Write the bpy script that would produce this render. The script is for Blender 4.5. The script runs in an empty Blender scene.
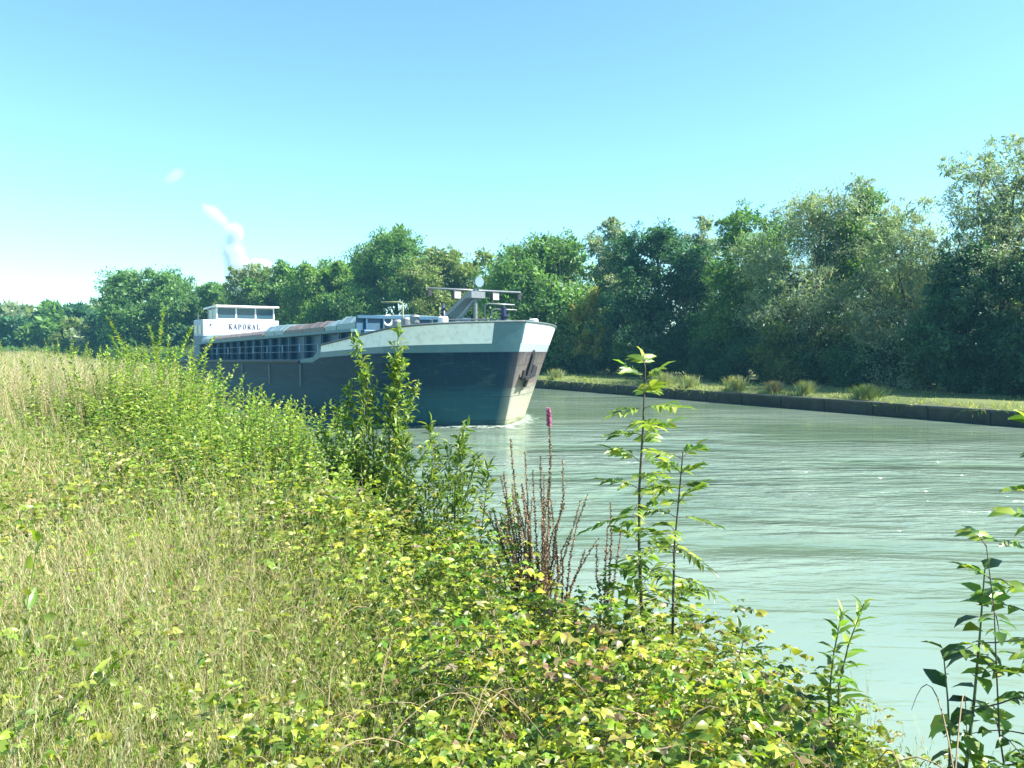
import bpy, math, random
import numpy as np
from mathutils import Vector, noise as mnoise

R = math.radians
rng = np.random.default_rng(7)
random.seed(7)
scene = bpy.context.scene
COL = scene.collection

# ------------------------------------------------------------------ camera numbers
EYE = 3.3            # metres above the water
F = 773.0            # focal length in pixels
HOR = 345.0          # image row of the horizon
U = np.array([-.55, .835]); U = U/np.linalg.norm(U)      # along the near bank
N_ = np.array([.835, .55]); N_ = N_/np.linalg.norm(N_)   # across, towards the water

# ------------------------------------------------------------------ helpers
def link(o, parent=None):
    COL.objects.link(o)
    if parent is not None:
        o.parent = parent
    return o

def tag(o, label=None, cat=None, group=None, kind=None):
    if label: o['label'] = label
    if cat: o['category'] = cat
    if group: o['group'] = group
    if kind: o['kind'] = kind
    return o

def empty(name, loc, rz=0):
    o = bpy.data.objects.new(name, None)
    o.empty_display_size = .3
    o.location = loc
    o.rotation_euler = (0, 0, rz)
    return link(o)

class MB:
    def __init__(s):
        s.v = []; s.f = []; s.m = []
    def add(s, vs, fs, m=0):
        b = len(s.v)
        s.v += [tuple(p) for p in vs]
        s.f += [tuple(b+i for i in f) for f in fs]
        s.m += [m]*len(fs)
    def box(s, x0, x1, y0, y1, z0, z1, m=0):
        vs = [(x0,y0,z0),(x1,y0,z0),(x1,y1,z0),(x0,y1,z0),(x0,y0,z1),(x1,y0,z1),(x1,y1,z1),(x0,y1,z1)]
        s.add(vs, [(0,3,2,1),(4,5,6,7),(0,1,5,4),(1,2,6,5),(2,3,7,6),(3,0,4,7)], m)
    def hexa(s, p, m=0):      # eight corners, bottom four then top four
        s.add(p, [(0,3,2,1),(4,5,6,7),(0,1,5,4),(1,2,6,5),(2,3,7,6),(3,0,4,7)], m)
    def bar(s, a, b, w, h, m=0):
        a = Vector(a); b = Vector(b); d = (b-a).normalized()
        up = Vector((0,0,1)) if abs(d.z) < .95 else Vector((1,0,0))
        x = d.cross(up).normalized(); y = x.cross(d).normalized()
        x *= w/2; y *= h/2
        s.hexa([a-x-y, a+x-y, a+x+y, a-x+y, b-x-y, b+x-y, b+x+y, b-x+y], m)
    def tube(s, pts, r, n=8, m=0, cap=True):
        pts = [Vector(p) for p in pts]
        k = len(pts)
        rs = r if hasattr(r, '__len__') else [r]*k
        base = len(s.v)
        prev = None
        for i, p in enumerate(pts):
            if i == 0: d = pts[1]-p
            elif i == k-1: d = p-pts[i-1]
            else: d = (pts[i+1]-p).normalized()+(p-pts[i-1]).normalized()
            d.normalize()
            if prev is None:
                prev = d.orthogonal().normalized()
            x = (prev - d*prev.dot(d)).normalized(); prev = x
            y = d.cross(x)
            for j in range(n):
                a = 2*math.pi*j/n
                s.v.append(tuple(p + (x*math.cos(a)+y*math.sin(a))*rs[i]))
        for i in range(k-1):
            for j in range(n):
                a = base+i*n+j; b = base+i*n+(j+1) % n
                s.f.append((a, b, b+n, a+n)); s.m.append(m)
        if cap:
            s.f.append(tuple(base+j for j in range(n))[::-1]); s.m.append(m)
            s.f.append(tuple(base+(k-1)*n+j for j in range(n))); s.m.append(m)
    def lathe(s, prof, c, n=16, m=0):     # prof list of (r, z)
        s.tube([(c[0], c[1], c[2]+z) for r, z in prof], [max(r, .001) for r, z in prof], n, m)
    def build(s, name, mats, parent=None, smooth=False, bevel=0):
        me = bpy.data.meshes.new(name)
        me.from_pydata(s.v, [], s.f)
        if not isinstance(mats, (list, tuple)): mats = [mats]
        for m in mats: me.materials.append(m)
        me.polygons.foreach_set('material_index', s.m)
        if smooth: me.polygons.foreach_set('use_smooth', [True]*len(s.f))
        me.update()
        o = bpy.data.objects.new(name, me)
        link(o, parent)
        if bevel:
            b = o.modifiers.new('bevel', 'BEVEL'); b.width = bevel; b.segments = 2; b.limit_method = 'ANGLE'
        return o

def raw_mesh(name, V, loops, sizes, mat, parent=None, C=None, smooth=False):
    me = bpy.data.meshes.new(name)
    me.vertices.add(len(V)); me.vertices.foreach_set('co', np.asarray(V, np.float32).ravel())
    me.loops.add(len(loops)); me.loops.foreach_set('vertex_index', np.asarray(loops, np.int32))
    me.polygons.add(len(sizes))
    st = np.concatenate([[0], np.cumsum(sizes)[:-1]]).astype(np.int32)
    me.polygons.foreach_set('loop_start', st)
    me.polygons.foreach_set('loop_total', np.asarray(sizes, np.int32))
    if smooth: me.polygons.foreach_set('use_smooth', np.ones(len(sizes), bool))
    if C is not None:
        ca = me.color_attributes.new('col', 'FLOAT_COLOR', 'POINT')
        c4 = np.ones((len(V), 4), np.float32); c4[:, :3] = C
        ca.data.foreach_set('color', c4.ravel())
    me.materials.append(mat)
    me.update(calc_edges=True); me.validate()
    o = bpy.data.objects.new(name, me)
    return link(o, parent)

# leaf templates: x along the leaf, y across, z out of the leaf
T_DIAM = (np.array([[0,0,0],[.45,.5,.04],[1,0,-.05],[.45,-.5,.04]], float), [(0,1,2,3)])
T_LEAF = (np.array([[0,0,0],[.28,.42,.07],[.28,0,0],[.28,-.42,.07],[.66,.29,.02],[.66,0,-.06],[.66,-.29,.02],[1,0,-.2]], float),
          [(0,2,1),(0,3,2),(1,2,5,4),(2,3,6,5),(4,5,7),(5,6,7)])
T_CLUMP = (np.array([[0,0,0],[.4,.5,.1],[1,.1,0],[.5,-.3,-.1],
                     [.1,.2,.3],[.3,-.5,.5],[.8,-.9,.4],[.6,-.2,.3],
                     [0,0,.2],[-.5,.3,.4],[-.9,-.1,.3],[-.4,-.4,.1]], float), [(0,1,2,3),(4,5,6,7),(8,9,10,11)])
def blade_t(curve=.35, w=1.0):
    v = []; 
    for i, t in enumerate([0, .4, .75]):
        ww = .5*w*(1-t*.55)
        v += [[t, ww, curve*t*t], [t, -ww, curve*t*t]]
    v.append([1, 0, curve])
    return (np.array(v, float), [(0,1,3,2),(2,3,5,4),(4,5,6)])
T_BLADE = blade_t()
def seedhead_t():
    v = [[0,.1,0],[0,-.1,0],[.97,-.05,.12],[.97,.05,.12]]; f = [(0,1,2,3)]
    for k in range(11):
        t = .66+.031*k; s = (1 if k % 2 else -1); b = len(v); z = .12*t
        q = .9-.5*abs(k-4)/7
        v += [[t,0,z],[t+.015,s*.7*q,z+.003*(k%3-1)],[t+.04,s*1.3*q,z+.005*(k%3-1)],[t+.022,s*.5*q,z]]
        f.append((b,b+1,b+2,b+3))
    return (np.array(v, float), f)
T_SEED = seedhead_t()

def norm(a): return a/np.maximum(np.linalg.norm(a, axis=-1, keepdims=True), 1e-9)

def scatter(tmpl, P, D, Nn, S, W):
    """instances of a template as arrays: P positions, D leaf axes, Nn normal hints, S lengths, W widths"""
    tv, tf = tmpl
    X = norm(D); Y = norm(np.cross(Nn, X)); Z = np.cross(X, Y)
    n = len(P); S = np.broadcast_to(S, n)[:, None, None]; W = np.broadcast_to(W, n)[:, None, None]
    V = P[:, None, :] + S*tv[None, :, 0:1]*X[:, None, :] + W*tv[None, :, 1:2]*Y[:, None, :] + S*tv[None, :, 2:3]*Z[:, None, :]
    loops = np.concatenate([np.array(f) for f in tf]); sizes = np.array([len(f) for f in tf])
    L = (loops[None, :] + (np.arange(n)*len(tv))[:, None]).ravel()
    return V.reshape(-1, 3), L, np.tile(sizes, n), len(tv)

def leaves(name, tmpl, P, D, Nn, S, W, C, mat, parent=None, smooth=False):
    V, L, sz, k = scatter(tmpl, np.asarray(P), np.asarray(D), np.asarray(Nn), S, W)
    return raw_mesh(name, V, L, sz, mat, parent, np.repeat(C, k, axis=0), smooth)

def merge_leaves(name, parts, mat, parent=None):
    Vs=[]; Ls=[]; Ss=[]; Cs=[]; b=0
    for tmpl,P,D,Nn,S,W,C in parts:
        V, L, sz, k = scatter(tmpl, np.asarray(P), np.asarray(D), np.asarray(Nn), S, W)
        Vs.append(V); Ls.append(L+b); Ss.append(sz); Cs.append(np.repeat(C, k, axis=0)); b += len(V)
    return raw_mesh(name, np.concatenate(Vs), np.concatenate(Ls), np.concatenate(Ss), mat, parent, np.concatenate(Cs))

def rand_dir(n):
    return norm(rng.normal(size=(n, 3)))

def pick(cols, n, jit=.15):
    cols = np.array(cols, float)
    i = rng.integers(0, len(cols), n)
    c = cols[i]
    return np.clip(c*(1+rng.normal(size=(n, 1))*jit)*(1+rng.normal(size=(n, 3))*jit*.3), .002, .9)

# smooth value noise in 2D for numpy arrays
def vnoise(x, y, seed=0):
    xi = np.floor(x).astype(np.int64); yi = np.floor(y).astype(np.int64)
    xf = x-xi; yf = y-yi
    xf = xf*xf*(3-2*xf); yf = yf*yf*(3-2*yf)
    def h(a, b):
        n = (a*374761393 + b*668265263 + seed*974634777) & 0xffffffff
        n = ((n ^ (n >> 13))*1274126177) & 0xffffffff
        return ((n ^ (n >> 16)) & 0xffff)/65535.
    return (h(xi,yi)*(1-xf)+h(xi+1,yi)*xf)*(1-yf)+(h(xi,yi+1)*(1-xf)+h(xi+1,yi+1)*xf)*yf

# ------------------------------------------------------------------ materials
def new_mat(name):
    m = bpy.data.materials.new(name); m.use_nodes = True
    nt = m.node_tree
    return m, nt, nt.nodes, nt.links, nt.nodes['Principled BSDF']

def paint(name, col, rough=.5, metal=0, var=.15, scale=3, dirt=None, dirt_amt=.5, bump=.02, stretch=(1,1,1)):
    m, nt, nd, ln, p = new_mat(name)
    tc = nd.new('ShaderNodeTexCoord'); mp = nd.new('ShaderNodeMapping'); mp.inputs['Scale'].default_value = stretch
    ln.new(tc.outputs['Object'], mp.inputs[0])
    n1 = nd.new('ShaderNodeTexNoise'); n1.inputs['Scale'].default_value = scale; n1.inputs['Detail'].default_value = 8
    n1.inputs['Roughness'].default_value = .65
    ln.new(mp.outputs[0], n1.inputs['Vector'])
    cr = nd.new('ShaderNodeValToRGB')
    a = [c*(1-var) for c in col]; b = [min(1, c*(1+var)) for c in col]
    cr.color_ramp.elements[0].position = .3; cr.color_ramp.elements[1].position = .7
    cr.color_ramp.elements[0].color = (*a, 1); cr.color_ramp.elements[1].color = (*b, 1)
    ln.new(n1.outputs[0], cr.inputs[0])
    out = cr.outputs[0]
    if dirt:
        n2 = nd.new('ShaderNodeTexNoise'); n2.inputs['Scale'].default_value = scale*2.3; n2.inputs['Detail'].default_value = 10
        ln.new(mp.outputs[0], n2.inputs['Vector'])
        r2 = nd.new('ShaderNodeValToRGB'); r2.color_ramp.elements[0].position = .5; r2.color_ramp.elements[1].position = .68
        ln.new(n2.outputs[0], r2.inputs[0])
        mu = nd.new('ShaderNodeMath'); mu.operation = 'MULTIPLY'; mu.inputs[1].default_value = dirt_amt
        ln.new(r2.outputs[0], mu.inputs[0])
        mx = nd.new('ShaderNodeMixRGB'); mx.inputs[2].default_value = (*dirt, 1)
        ln.new(mu.outputs[0], mx.inputs[0]); ln.new(out, mx.inputs[1]); out = mx.outputs[0]
    ln.new(out, p.inputs['Base Color'])
    p.inputs['Roughness'].default_value = rough; p.inputs['Metallic'].default_value = metal
    if bump:
        bp = nd.new('ShaderNodeBump'); bp.inputs['Strength'].default_value = .35; bp.inputs['Distance'].default_value = bump
        ln.new(n1.outputs[0], bp.inputs['Height']); ln.new(bp.outputs[0], p.inputs['Normal'])
    return m

def leaf_mat(name, trans=.45, rough=.45, spec=.5, ttint=(1.25, 1.25, .5)):
    m, nt, nd, ln, p = new_mat(name)
    at = nd.new('ShaderNodeAttribute'); at.attribute_name = 'col'
    ln.new(at.outputs['Color'], p.inputs['Base Color'])
    p.inputs['Roughness'].default_value = rough
    p.inputs['Specular IOR Level'].default_value = spec
    tr = nd.new('ShaderNodeBsdfTranslucent')
    mt = nd.new('ShaderNodeVectorMath'); mt.operation = 'MULTIPLY'; mt.inputs[1].default_value = ttint
    ln.new(at.outputs['Color'], mt.inputs[0]); ln.new(mt.outputs[0], tr.inputs['Color'])
    mx = nd.new('ShaderNodeMixShader'); mx.inputs[0].default_value = trans
    ln.new(p.outputs[0], mx.inputs[1]); ln.new(tr.outputs[0], mx.inputs[2])
    ln.new(mx.outputs[0], nd['Material Output'].inputs['Surface'])
    return m

M = {}
M['leaf'] = leaf_mat('leaf_green', .45, .38, .5)
M['tree_leaf'] = leaf_mat('tree_leaf', .48, .5, .4, (1.15, 1.25, .6))
M['grass'] = leaf_mat('grass_blade', .45, .6, .2, (1.2, 1.15, .6))
M['bark'] = paint('bark', (.09, .075, .055), .9, var=.4, scale=6, stretch=(1,1,.25))
M['stem'] = paint('green_stem', (.10, .12, .04), .7, var=.3, scale=20)
M['brown_stem'] = leaf_mat('brown_dry_stem', .1, .8, .2, (1, .9, .6))
M['white'] = paint('white_paint', (.78, .78, .76), .45, var=.05, scale=2, dirt=(.45,.40,.33), dirt_amt=.35, bump=.004)
M['band'] = paint('grey_blue_band', (.06, .15, .19), .45, var=.12, scale=3, dirt=(.12,.14,.14), dirt_amt=.4, bump=.004)
M['teal'] = paint('teal_steel', (.045, .15, .20), .5, var=.2, scale=2, dirt=(.10,.08,.06), dirt_amt=.5, bump=.01)
M['coaming'] = paint('blue_coaming_paint', (.022, .085, .15), .5, var=.2, scale=1.5, dirt=(.07,.08,.08), dirt_amt=.4, bump=.01)
M['navy'] = paint('navy_paint', (.012, .02, .07), .5, var=.2, scale=5, bump=.004)
M['black'] = paint('black_steel', (.02, .02, .022), .55, var=.3, scale=5, bump=.006)
M['cover_blue'] = paint('pale_blue_cover', (.17, .26, .29), .4, .2, var=.12, scale=2, dirt=(.25,.2,.15), dirt_amt=.4, bump=.01)
M['cover_red'] = paint('red_brown_cover', (.15, .122, .112), .5, .1, var=.25, scale=2, dirt=(.10,.07,.06), dirt_amt=.6, bump=.01)
M['grey'] = paint('grey_galvanised', (.20, .22, .23), .4, .3, var=.15, scale=8, bump=.004)
M['deck'] = paint('deck_paint', (.07, .10, .11), .7, var=.3, scale=2, dirt=(.15,.10,.07), bump=.01)
M['olive'] = paint('olive_pipe', (.22, .24, .12), .5, var=.15, scale=8, bump=0)
M['lamp'] = paint('lamp_front', (.85, .85, .85), .15, var=.02, scale=2, bump=0)
M['text'] = paint('black_lettering', (.02, .02, .03), .5, var=.1, bump=0)
def glass_mat():
    m, nt, nd, ln, p = new_mat('window_glass')
    p.inputs['Base Color'].default_value = (.03, .07, .10, 1); p.inputs['Roughness'].default_value = .05
    p.inputs['Specular IOR Level'].default_value = .4
    return m
M['glass'] = glass_mat()

def hull_mat():
    m, nt, nd, ln, p = new_mat('worn_hull_paint')
    tc = nd.new('ShaderNodeTexCoord')
    sx = nd.new('ShaderNodeSeparateXYZ'); ln.new(tc.outputs['Object'], sx.inputs[0])
    # horizontal scuffs and vertical streaks
    mpA = nd.new('ShaderNodeMapping'); mpA.inputs['Scale'].default_value = (.35, .35, 3.2); ln.new(tc.outputs['Object'], mpA.inputs[0])
    nA = nd.new('ShaderNodeTexNoise'); nA.inputs['Scale'].default_value = 1.6; nA.inputs['Detail'].default_value = 9; nA.inputs['Roughness'].default_value = .7
    ln.new(mpA.outputs[0], nA.inputs['Vector'])
    mpB = nd.new('ShaderNodeMapping'); mpB.inputs['Scale'].default_value = (5, 5, .35); ln.new(tc.outputs['Object'], mpB.inputs[0])
    nB = nd.new('ShaderNodeTexNoise'); nB.inputs['Scale'].default_value = 1.4; nB.inputs['Detail'].default_value = 8
    ln.new(mpB.outputs[0], nB.inputs['Vector'])
    # height: lower hull is bleached and scraped, upper is dark
    mul = nd.new('ShaderNodeMath'); mul.operation = 'MULTIPLY_ADD'; mul.inputs[1].default_value = 1.3; 
    ln.new(nA.outputs[0], mul.inputs[0]); ln.new(sx.outputs[2], mul.inputs[2])
    cr = nd.new('ShaderNodeValToRGB'); 
    e = cr.color_ramp.elements
    e[0].position = .0; e[0].color = (.05, .07, .035, 1)
    e[1].position = 1.0; e[1].color = (.045, .04, .05, 1)
    for pos, c in ((.10, (.11,.13,.055,1)), (.17, (.40,.39,.28,1)), (.40, (.34,.33,.26,1)), (.50, (.16,.13,.11,1)), (.60,(.14,.12,.11,1)), (.8,(.07,.06,.065,1))):
        k = e.new(pos); k.color = c
    dv = nd.new('ShaderNodeMath'); dv.operation = 'MULTIPLY_ADD'; dv.inputs[1].default_value = .235; dv.inputs[2].default_value = -.06
    ln.new(mul.outputs[0], dv.inputs[0]); ln.new(dv.outputs[0], cr.inputs[0])
    rb = nd.new('ShaderNodeValToRGB'); rb.color_ramp.elements[0].position = .5; rb.color_ramp.elements[1].position = .75
    ln.new(nB.outputs[0], rb.inputs[0])
    m2 = nd.new('ShaderNodeMath'); m2.operation = 'MULTIPLY'; m2.inputs[1].default_value = .5; ln.new(rb.outputs[0], m2.inputs[0])
    mx = nd.new('ShaderNodeMixRGB'); mx.inputs[2].default_value = (.30, .26, .22, 1)
    ln.new(m2.outputs[0], mx.inputs[0]); ln.new(cr.outputs[0], mx.inputs[1])
    # shade of the starboard side painted in: dark teal multiply over the same paint
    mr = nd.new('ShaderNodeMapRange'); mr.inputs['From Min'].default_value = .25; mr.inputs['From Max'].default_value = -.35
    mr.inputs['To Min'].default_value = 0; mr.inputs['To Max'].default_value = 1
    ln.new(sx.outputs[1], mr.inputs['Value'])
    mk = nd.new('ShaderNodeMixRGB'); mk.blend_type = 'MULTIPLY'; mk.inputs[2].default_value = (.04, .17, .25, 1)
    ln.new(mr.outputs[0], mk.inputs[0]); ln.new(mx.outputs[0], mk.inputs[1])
    cx = nd.new('ShaderNodeCombineXYZ'); ln.new(sx.outputs[0], cx.inputs[0]); ln.new(sx.outputs[2], cx.inputs[1])
    br = nd.new('ShaderNodeTexBrick'); br.inputs['Scale'].default_value = 1; br.inputs['Brick Width'].default_value = 3.4; br.inputs['Row Height'].default_value = 1.25
    br.inputs['Mortar Size'].default_value = .018; br.inputs['Mortar Smooth'].default_value = .5; ln.new(cx.outputs[0], br.inputs['Vector'])
    sm = nd.new('ShaderNodeMixRGB'); sm.inputs[2].default_value = (.02, .035, .04, 1); 
    sf = nd.new('ShaderNodeMath'); sf.operation = 'MULTIPLY'; sf.inputs[1].default_value = .7; ln.new(br.outputs['Fac'], sf.inputs[0]); ln.new(sf.outputs[0], sm.inputs[0]); nv = nd.new('ShaderNodeMixRGB'); nv.blend_type = 'ADD'; nv.inputs[2].default_value = (0, .008, .026, 1); ln.new(mr.outputs[0], nv.inputs[0]); ln.new(mk.outputs[0], nv.inputs[1]); ln.new(nv.outputs[0], sm.inputs[1])  # plate seams; blue cast of the shade added to the starboard colour
    # scuffs where fenders and lock walls rubbed the side
    mpS = nd.new('ShaderNodeMapping'); mpS.inputs['Scale'].default_value = (.5, .5, 2.4); ln.new(tc.outputs['Object'], mpS.inputs[0])
    nS = nd.new('ShaderNodeTexNoise'); nS.inputs['Scale'].default_value = 1.1; nS.inputs['Detail'].default_value = 12; nS.inputs['Roughness'].default_value = .75; nS.inputs['Distortion'].default_value = .5
    ln.new(mpS.outputs[0], nS.inputs['Vector'])
    rs = nd.new('ShaderNodeValToRGB'); rs.color_ramp.elements[0].position = .54; rs.color_ramp.elements[1].position = .72
    ln.new(nS.outputs[0], rs.inputs[0])
    fs_ = nd.new('ShaderNodeMath'); fs_.operation = 'MULTIPLY'; fs_.inputs[1].default_value = .55; ln.new(rs.outputs[0], fs_.inputs[0])
    sc_ = nd.new('ShaderNodeMixRGB'); sc_.inputs[2].default_value = (.07, .15, .13, 1); ln.new(fs_.outputs[0], sc_.inputs[0]); ln.new(sm.outputs[0], sc_.inputs[1])
    ln.new(sc_.outputs[0], p.inputs['Base Color'])
    p.inputs['Roughness'].default_value = .55; p.inputs['Specular IOR Level'].default_value = .12
    bp = nd.new('ShaderNodeBump'); bp.inputs['Strength'].default_value = .3; bp.inputs['Distance'].default_value = .02
    ln.new(nA.outputs[0], bp.inputs['Height']); ln.new(bp.outputs[0], p.inputs['Normal'])
    return m
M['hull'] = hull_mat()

def ground_mat(name, cols, scale):
    m, nt, nd, ln, p = new_mat(name)
    tc = nd.new('ShaderNodeTexCoord')
    n1 = nd.new('ShaderNodeTexNoise'); n1.inputs['Scale'].default_value = scale; n1.inputs['Detail'].default_value = 12; n1.inputs['Roughness'].default_value = .7
    ln.new(tc.outputs['Object'], n1.inputs['Vector'])
    cr = nd.new('ShaderNodeValToRGB'); e = cr.color_ramp.elements
    e[0].position = .3; e[0].color = (*cols[0], 1); e[1].position = .7; e[1].color = (*cols[-1], 1)
    for i, c in enumerate(cols[1:-1]):
        k = e.new(.3+.4*(i+1)/(len(cols)-1)); k.color = (*c, 1)
    ln.new(n1.outputs[0], cr.inputs[0]); ln.new(cr.outputs[0], p.inputs['Base Color'])
    p.inputs['Roughness'].default_value = .95
    n2 = nd.new('ShaderNodeTexNoise'); n2.inputs['Scale'].default_value = scale*9; n2.inputs['Detail'].default_value = 6
    ln.new(tc.outputs['Object'], n2.inputs['Vector'])
    bp = nd.new('ShaderNodeBump'); bp.inputs['Strength'].default_value = .8; bp.inputs['Distance'].default_value = .06
    ln.new(n2.outputs[0], bp.inputs['Height']); ln.new(bp.outputs[0], p.inputs['Normal'])
    return m
M['soil'] = ground_mat('bank_soil', [(.035,.04,.015),(.09,.10,.03),(.16,.13,.07)], 1.3)
M['meadow'] = ground_mat('meadow', [(.04,.06,.015),(.09,.12,.03),(.14,.14,.05)], .4)
M['wall'] = paint('bank_concrete', (.055, .06, .05), .9, var=.35, scale=1.2, dirt=(.03,.045,.02), dirt_amt=.8, bump=.04)

def seam(mat, w, h, dark):
    nt = mat.node_tree; nd = nt.nodes; ln = nt.links; p = nd['Principled BSDF']
    src = p.inputs['Base Color'].links[0].from_socket
    tc = nd.new('ShaderNodeTexCoord'); sx = nd.new('ShaderNodeSeparateXYZ'); ln.new(tc.outputs['Object'], sx.inputs[0])
    cx = nd.new('ShaderNodeCombineXYZ'); ln.new(sx.outputs[1], cx.inputs[0]); ln.new(sx.outputs[2], cx.inputs[1])
    br = nd.new('ShaderNodeTexBrick'); br.inputs['Scale'].default_value = 1; br.inputs['Brick Width'].default_value = w; br.inputs['Row Height'].default_value = h
    br.inputs['Mortar Size'].default_value = .03; ln.new(cx.outputs[0], br.inputs['Vector'])
    mx = nd.new('ShaderNodeMixRGB'); mx.inputs[2].default_value = (*dark, 1); ln.new(br.outputs['Fac'], mx.inputs[0]); ln.new(src, mx.inputs[1]); ln.new(mx.outputs[0], p.inputs['Base Color'])
seam(M['wall'], 2.2, 5, (.012, .015, .012))

def water_mat():
    m, nt, nd, ln, p = new_mat('canal_water')
    tc = nd.new('ShaderNodeTexCoord')
    # rotate so that y runs along the canal
    def noise(scale, sx, sy, rot, detail=4, rough=.55, dist=0):
        mp = nd.new('ShaderNodeMapping'); mp.inputs['Rotation'].default_value = (0, 0, R(rot)); mp.inputs['Scale'].default_value = (sx, sy, 1)
        ln.new(tc.outputs['Object'], mp.inputs[0])
        n = nd.new('ShaderNodeTexNoise'); n.inputs['Scale'].default_value = scale; n.inputs['Detail'].default_value = detail
        n.inputs['Roughness'].default_value = rough; n.inputs['Distortion'].default_value = dist
        ln.new(mp.outputs[0], n.inputs['Vector']); return n.outputs[0]
    big = noise(.085, 1, 2.2, 12, 3, .6, .6)
    fine = noise(2.0, .5, 1.7, 6, 4, .55, .4)
    mid = noise(.60, .42, 1.7, -6, 3, .5, .9)
    patch = nd.new('ShaderNodeMapRange'); patch.inputs['From Min'].default_value = .40; patch.inputs['From Max'].default_value = .62
    patch.inputs['To Min'].default_value = .25; patch.inputs['To Max'].default_value = 1.0
    ln.new(big, patch.inputs['Value'])
    # churned water ahead of the bow, calmer near the banks
    mpc = nd.new('ShaderNodeMapping'); mpc.vector_type = 'POINT'; mpc.inputs['Location'].default_value = (-.42, -1.75, 0); mpc.inputs['Scale'].default_value = (.075, .085, 1)
    ln.new(tc.outputs['Object'], mpc.inputs[0])
    lc = nd.new('ShaderNodeVectorMath'); lc.operation = 'LENGTH'; ln.new(mpc.outputs[0], lc.inputs[0])
    mc = nd.new('ShaderNodeMapRange'); mc.inputs['From Min'].default_value = 1.05; mc.inputs['From Max'].default_value = .35
    mc.inputs['To Min'].default_value = .16; mc.inputs['To Max'].default_value = 3.2; ln.new(lc.outputs['Value'], mc.inputs['Value'])
    pm = nd.new('ShaderNodeMath'); pm.operation = 'MULTIPLY'; ln.new(patch.outputs[0], pm.inputs[0]); ln.new(mc.outputs[0], pm.inputs[1])
    pa = nd.new('ShaderNodeMath'); pa.operation = 'ADD'; pa.inputs[1].default_value = .06; ln.new(pm.outputs[0], pa.inputs[0])
    f2 = nd.new('ShaderNodeMath'); f2.operation = 'MULTIPLY'; ln.new(fine, f2.inputs[0]); ln.new(pa.outputs[0], f2.inputs[1])
    m2_ = nd.new('ShaderNodeMath'); m2_.operation = 'MULTIPLY'; ln.new(mid, m2_.inputs[0])
    pb = nd.new('ShaderNodeMath'); pb.operation = 'ADD'; pb.inputs[1].default_value = .12; ln.new(pm.outputs[0], pb.inputs[0]); ln.new(pb.outputs[0], m2_.inputs[1])
    mid = m2_.outputs[0]
    b1 = nd.new('ShaderNodeBump'); b1.inputs['Strength'].default_value = 1; b1.inputs['Distance'].default_value = .20
    ln.new(mid, b1.inputs['Height'])
    b2 = nd.new('ShaderNodeBump'); b2.inputs['Strength'].default_value = 1; b2.inputs['Distance'].default_value = .09
    ln.new(f2.outputs[0], b2.inputs['Height']); ln.new(b1.outputs[0], b2.inputs['Normal'])
    ln.new(b2.outputs[0], p.inputs['Normal'])
    cr = nd.new('ShaderNodeValToRGB'); cr.color_ramp.elements[0].position = .35; cr.color_ramp.elements[1].position = .7
    cr.color_ramp.elements[0].color = (.105, .16, .105, 1); cr.color_ramp.elements[1].color = (.19, .25, .205, 1)
    ln.new(big, cr.inputs[0]); ln.new(cr.outputs[0], p.inputs['Base Color'])
    p.inputs['Roughness'].default_value = .05
    p.inputs['IOR'].default_value = 1.52
    return m
M['water'] = water_mat()

# ------------------------------------------------------------------ world, sun, camera
SUN_AZ = math.atan2(1.0, -.20)      # measured from +Y towards +X
SUN_EL = R(48)
w = bpy.data.worlds.new('World'); scene.world = w; w.use_nodes = True
wn = w.node_tree.nodes; wl = w.node_tree.links
bg = wn['Background']
sky = wn.new('ShaderNodeTexSky'); sky.sky_type = 'NISHITA'; sky.sun_disc = False
sky.sun_elevation = SUN_EL; sky.sun_rotation = SUN_AZ
sky.air_density = 1.0; sky.dust_density = .3; sky.ozone_density = 1.2; sky.altitude = 100
tint = wn.new('ShaderNodeVectorMath'); tint.operation = 'MULTIPLY'; tint.inputs[1].default_value = (.74, 1.035, 1.05)
wl.new(sky.outputs[0], tint.inputs[0]); wl.new(tint.outputs[0], bg.inputs[0])
bg.inputs[1].default_value = .083
sl = bpy.data.lights.new('sun', 'SUN'); sl.energy = 5.0; sl.angle = R(.55); sl.color = (1, .96, .87)
so = bpy.data.objects.new('sun', sl); link(so)
sd = Vector((math.sin(SUN_AZ)*math.cos(SUN_EL), math.cos(SUN_AZ)*math.cos(SUN_EL), math.sin(SUN_EL)))
so.rotation_euler = sd.to_track_quat('Z', 'Y').to_euler()
so.location = (30, 20, 60)

cam = bpy.data.cameras.new('camera'); co = bpy.data.objects.new('camera', cam); link(co)
cam.sensor_width = 36; cam.lens = F/1024*36; cam.clip_end = 8000; cam.clip_start = .05
co.location = (0, 0, EYE)
co.rotation_euler = (math.pi/2 - math.atan((384-HOR)/F), 0, 0)
scene.camera = co
vs = scene.view_settings; vs.view_transform = 'Standard'; vs.look = 'None'; vs.gamma = 1; vs.exposure = 1.74
cy = scene.cycles
scene.render.engine = 'CYCLES'
cy.max_bounces = 8; cy.diffuse_bounces = 3; cy.glossy_bounces = 3; cy.transmission_bounces = 4; cy.volume_bounces = 1
cy.transparent_max_bounces = 8

# ------------------------------------------------------------------ shorelines and ground
def P2(t, p): return U*t + N_*p
SHORE_P = 4.7
near = [P2(t, SHORE_P) for t in (-120, -30, 0, 15, 30, 44)]
near += [np.array(q, float) for q in ((-33, 54), (-50, 68), (-80, 82), (-130, 94), (-250, 105), (-900, 120))]
near = np.array(near)
far = np.array([(92, -80), (48.6, -13), (33.0, 11.5), (20.4, 31), (11.6, 44.8), (2.5, 59), (-8, 73), (-22, 87), (-42, 101), (-75, 115), (-130, 126), (-260, 138), (-900, 150)], float)

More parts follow.
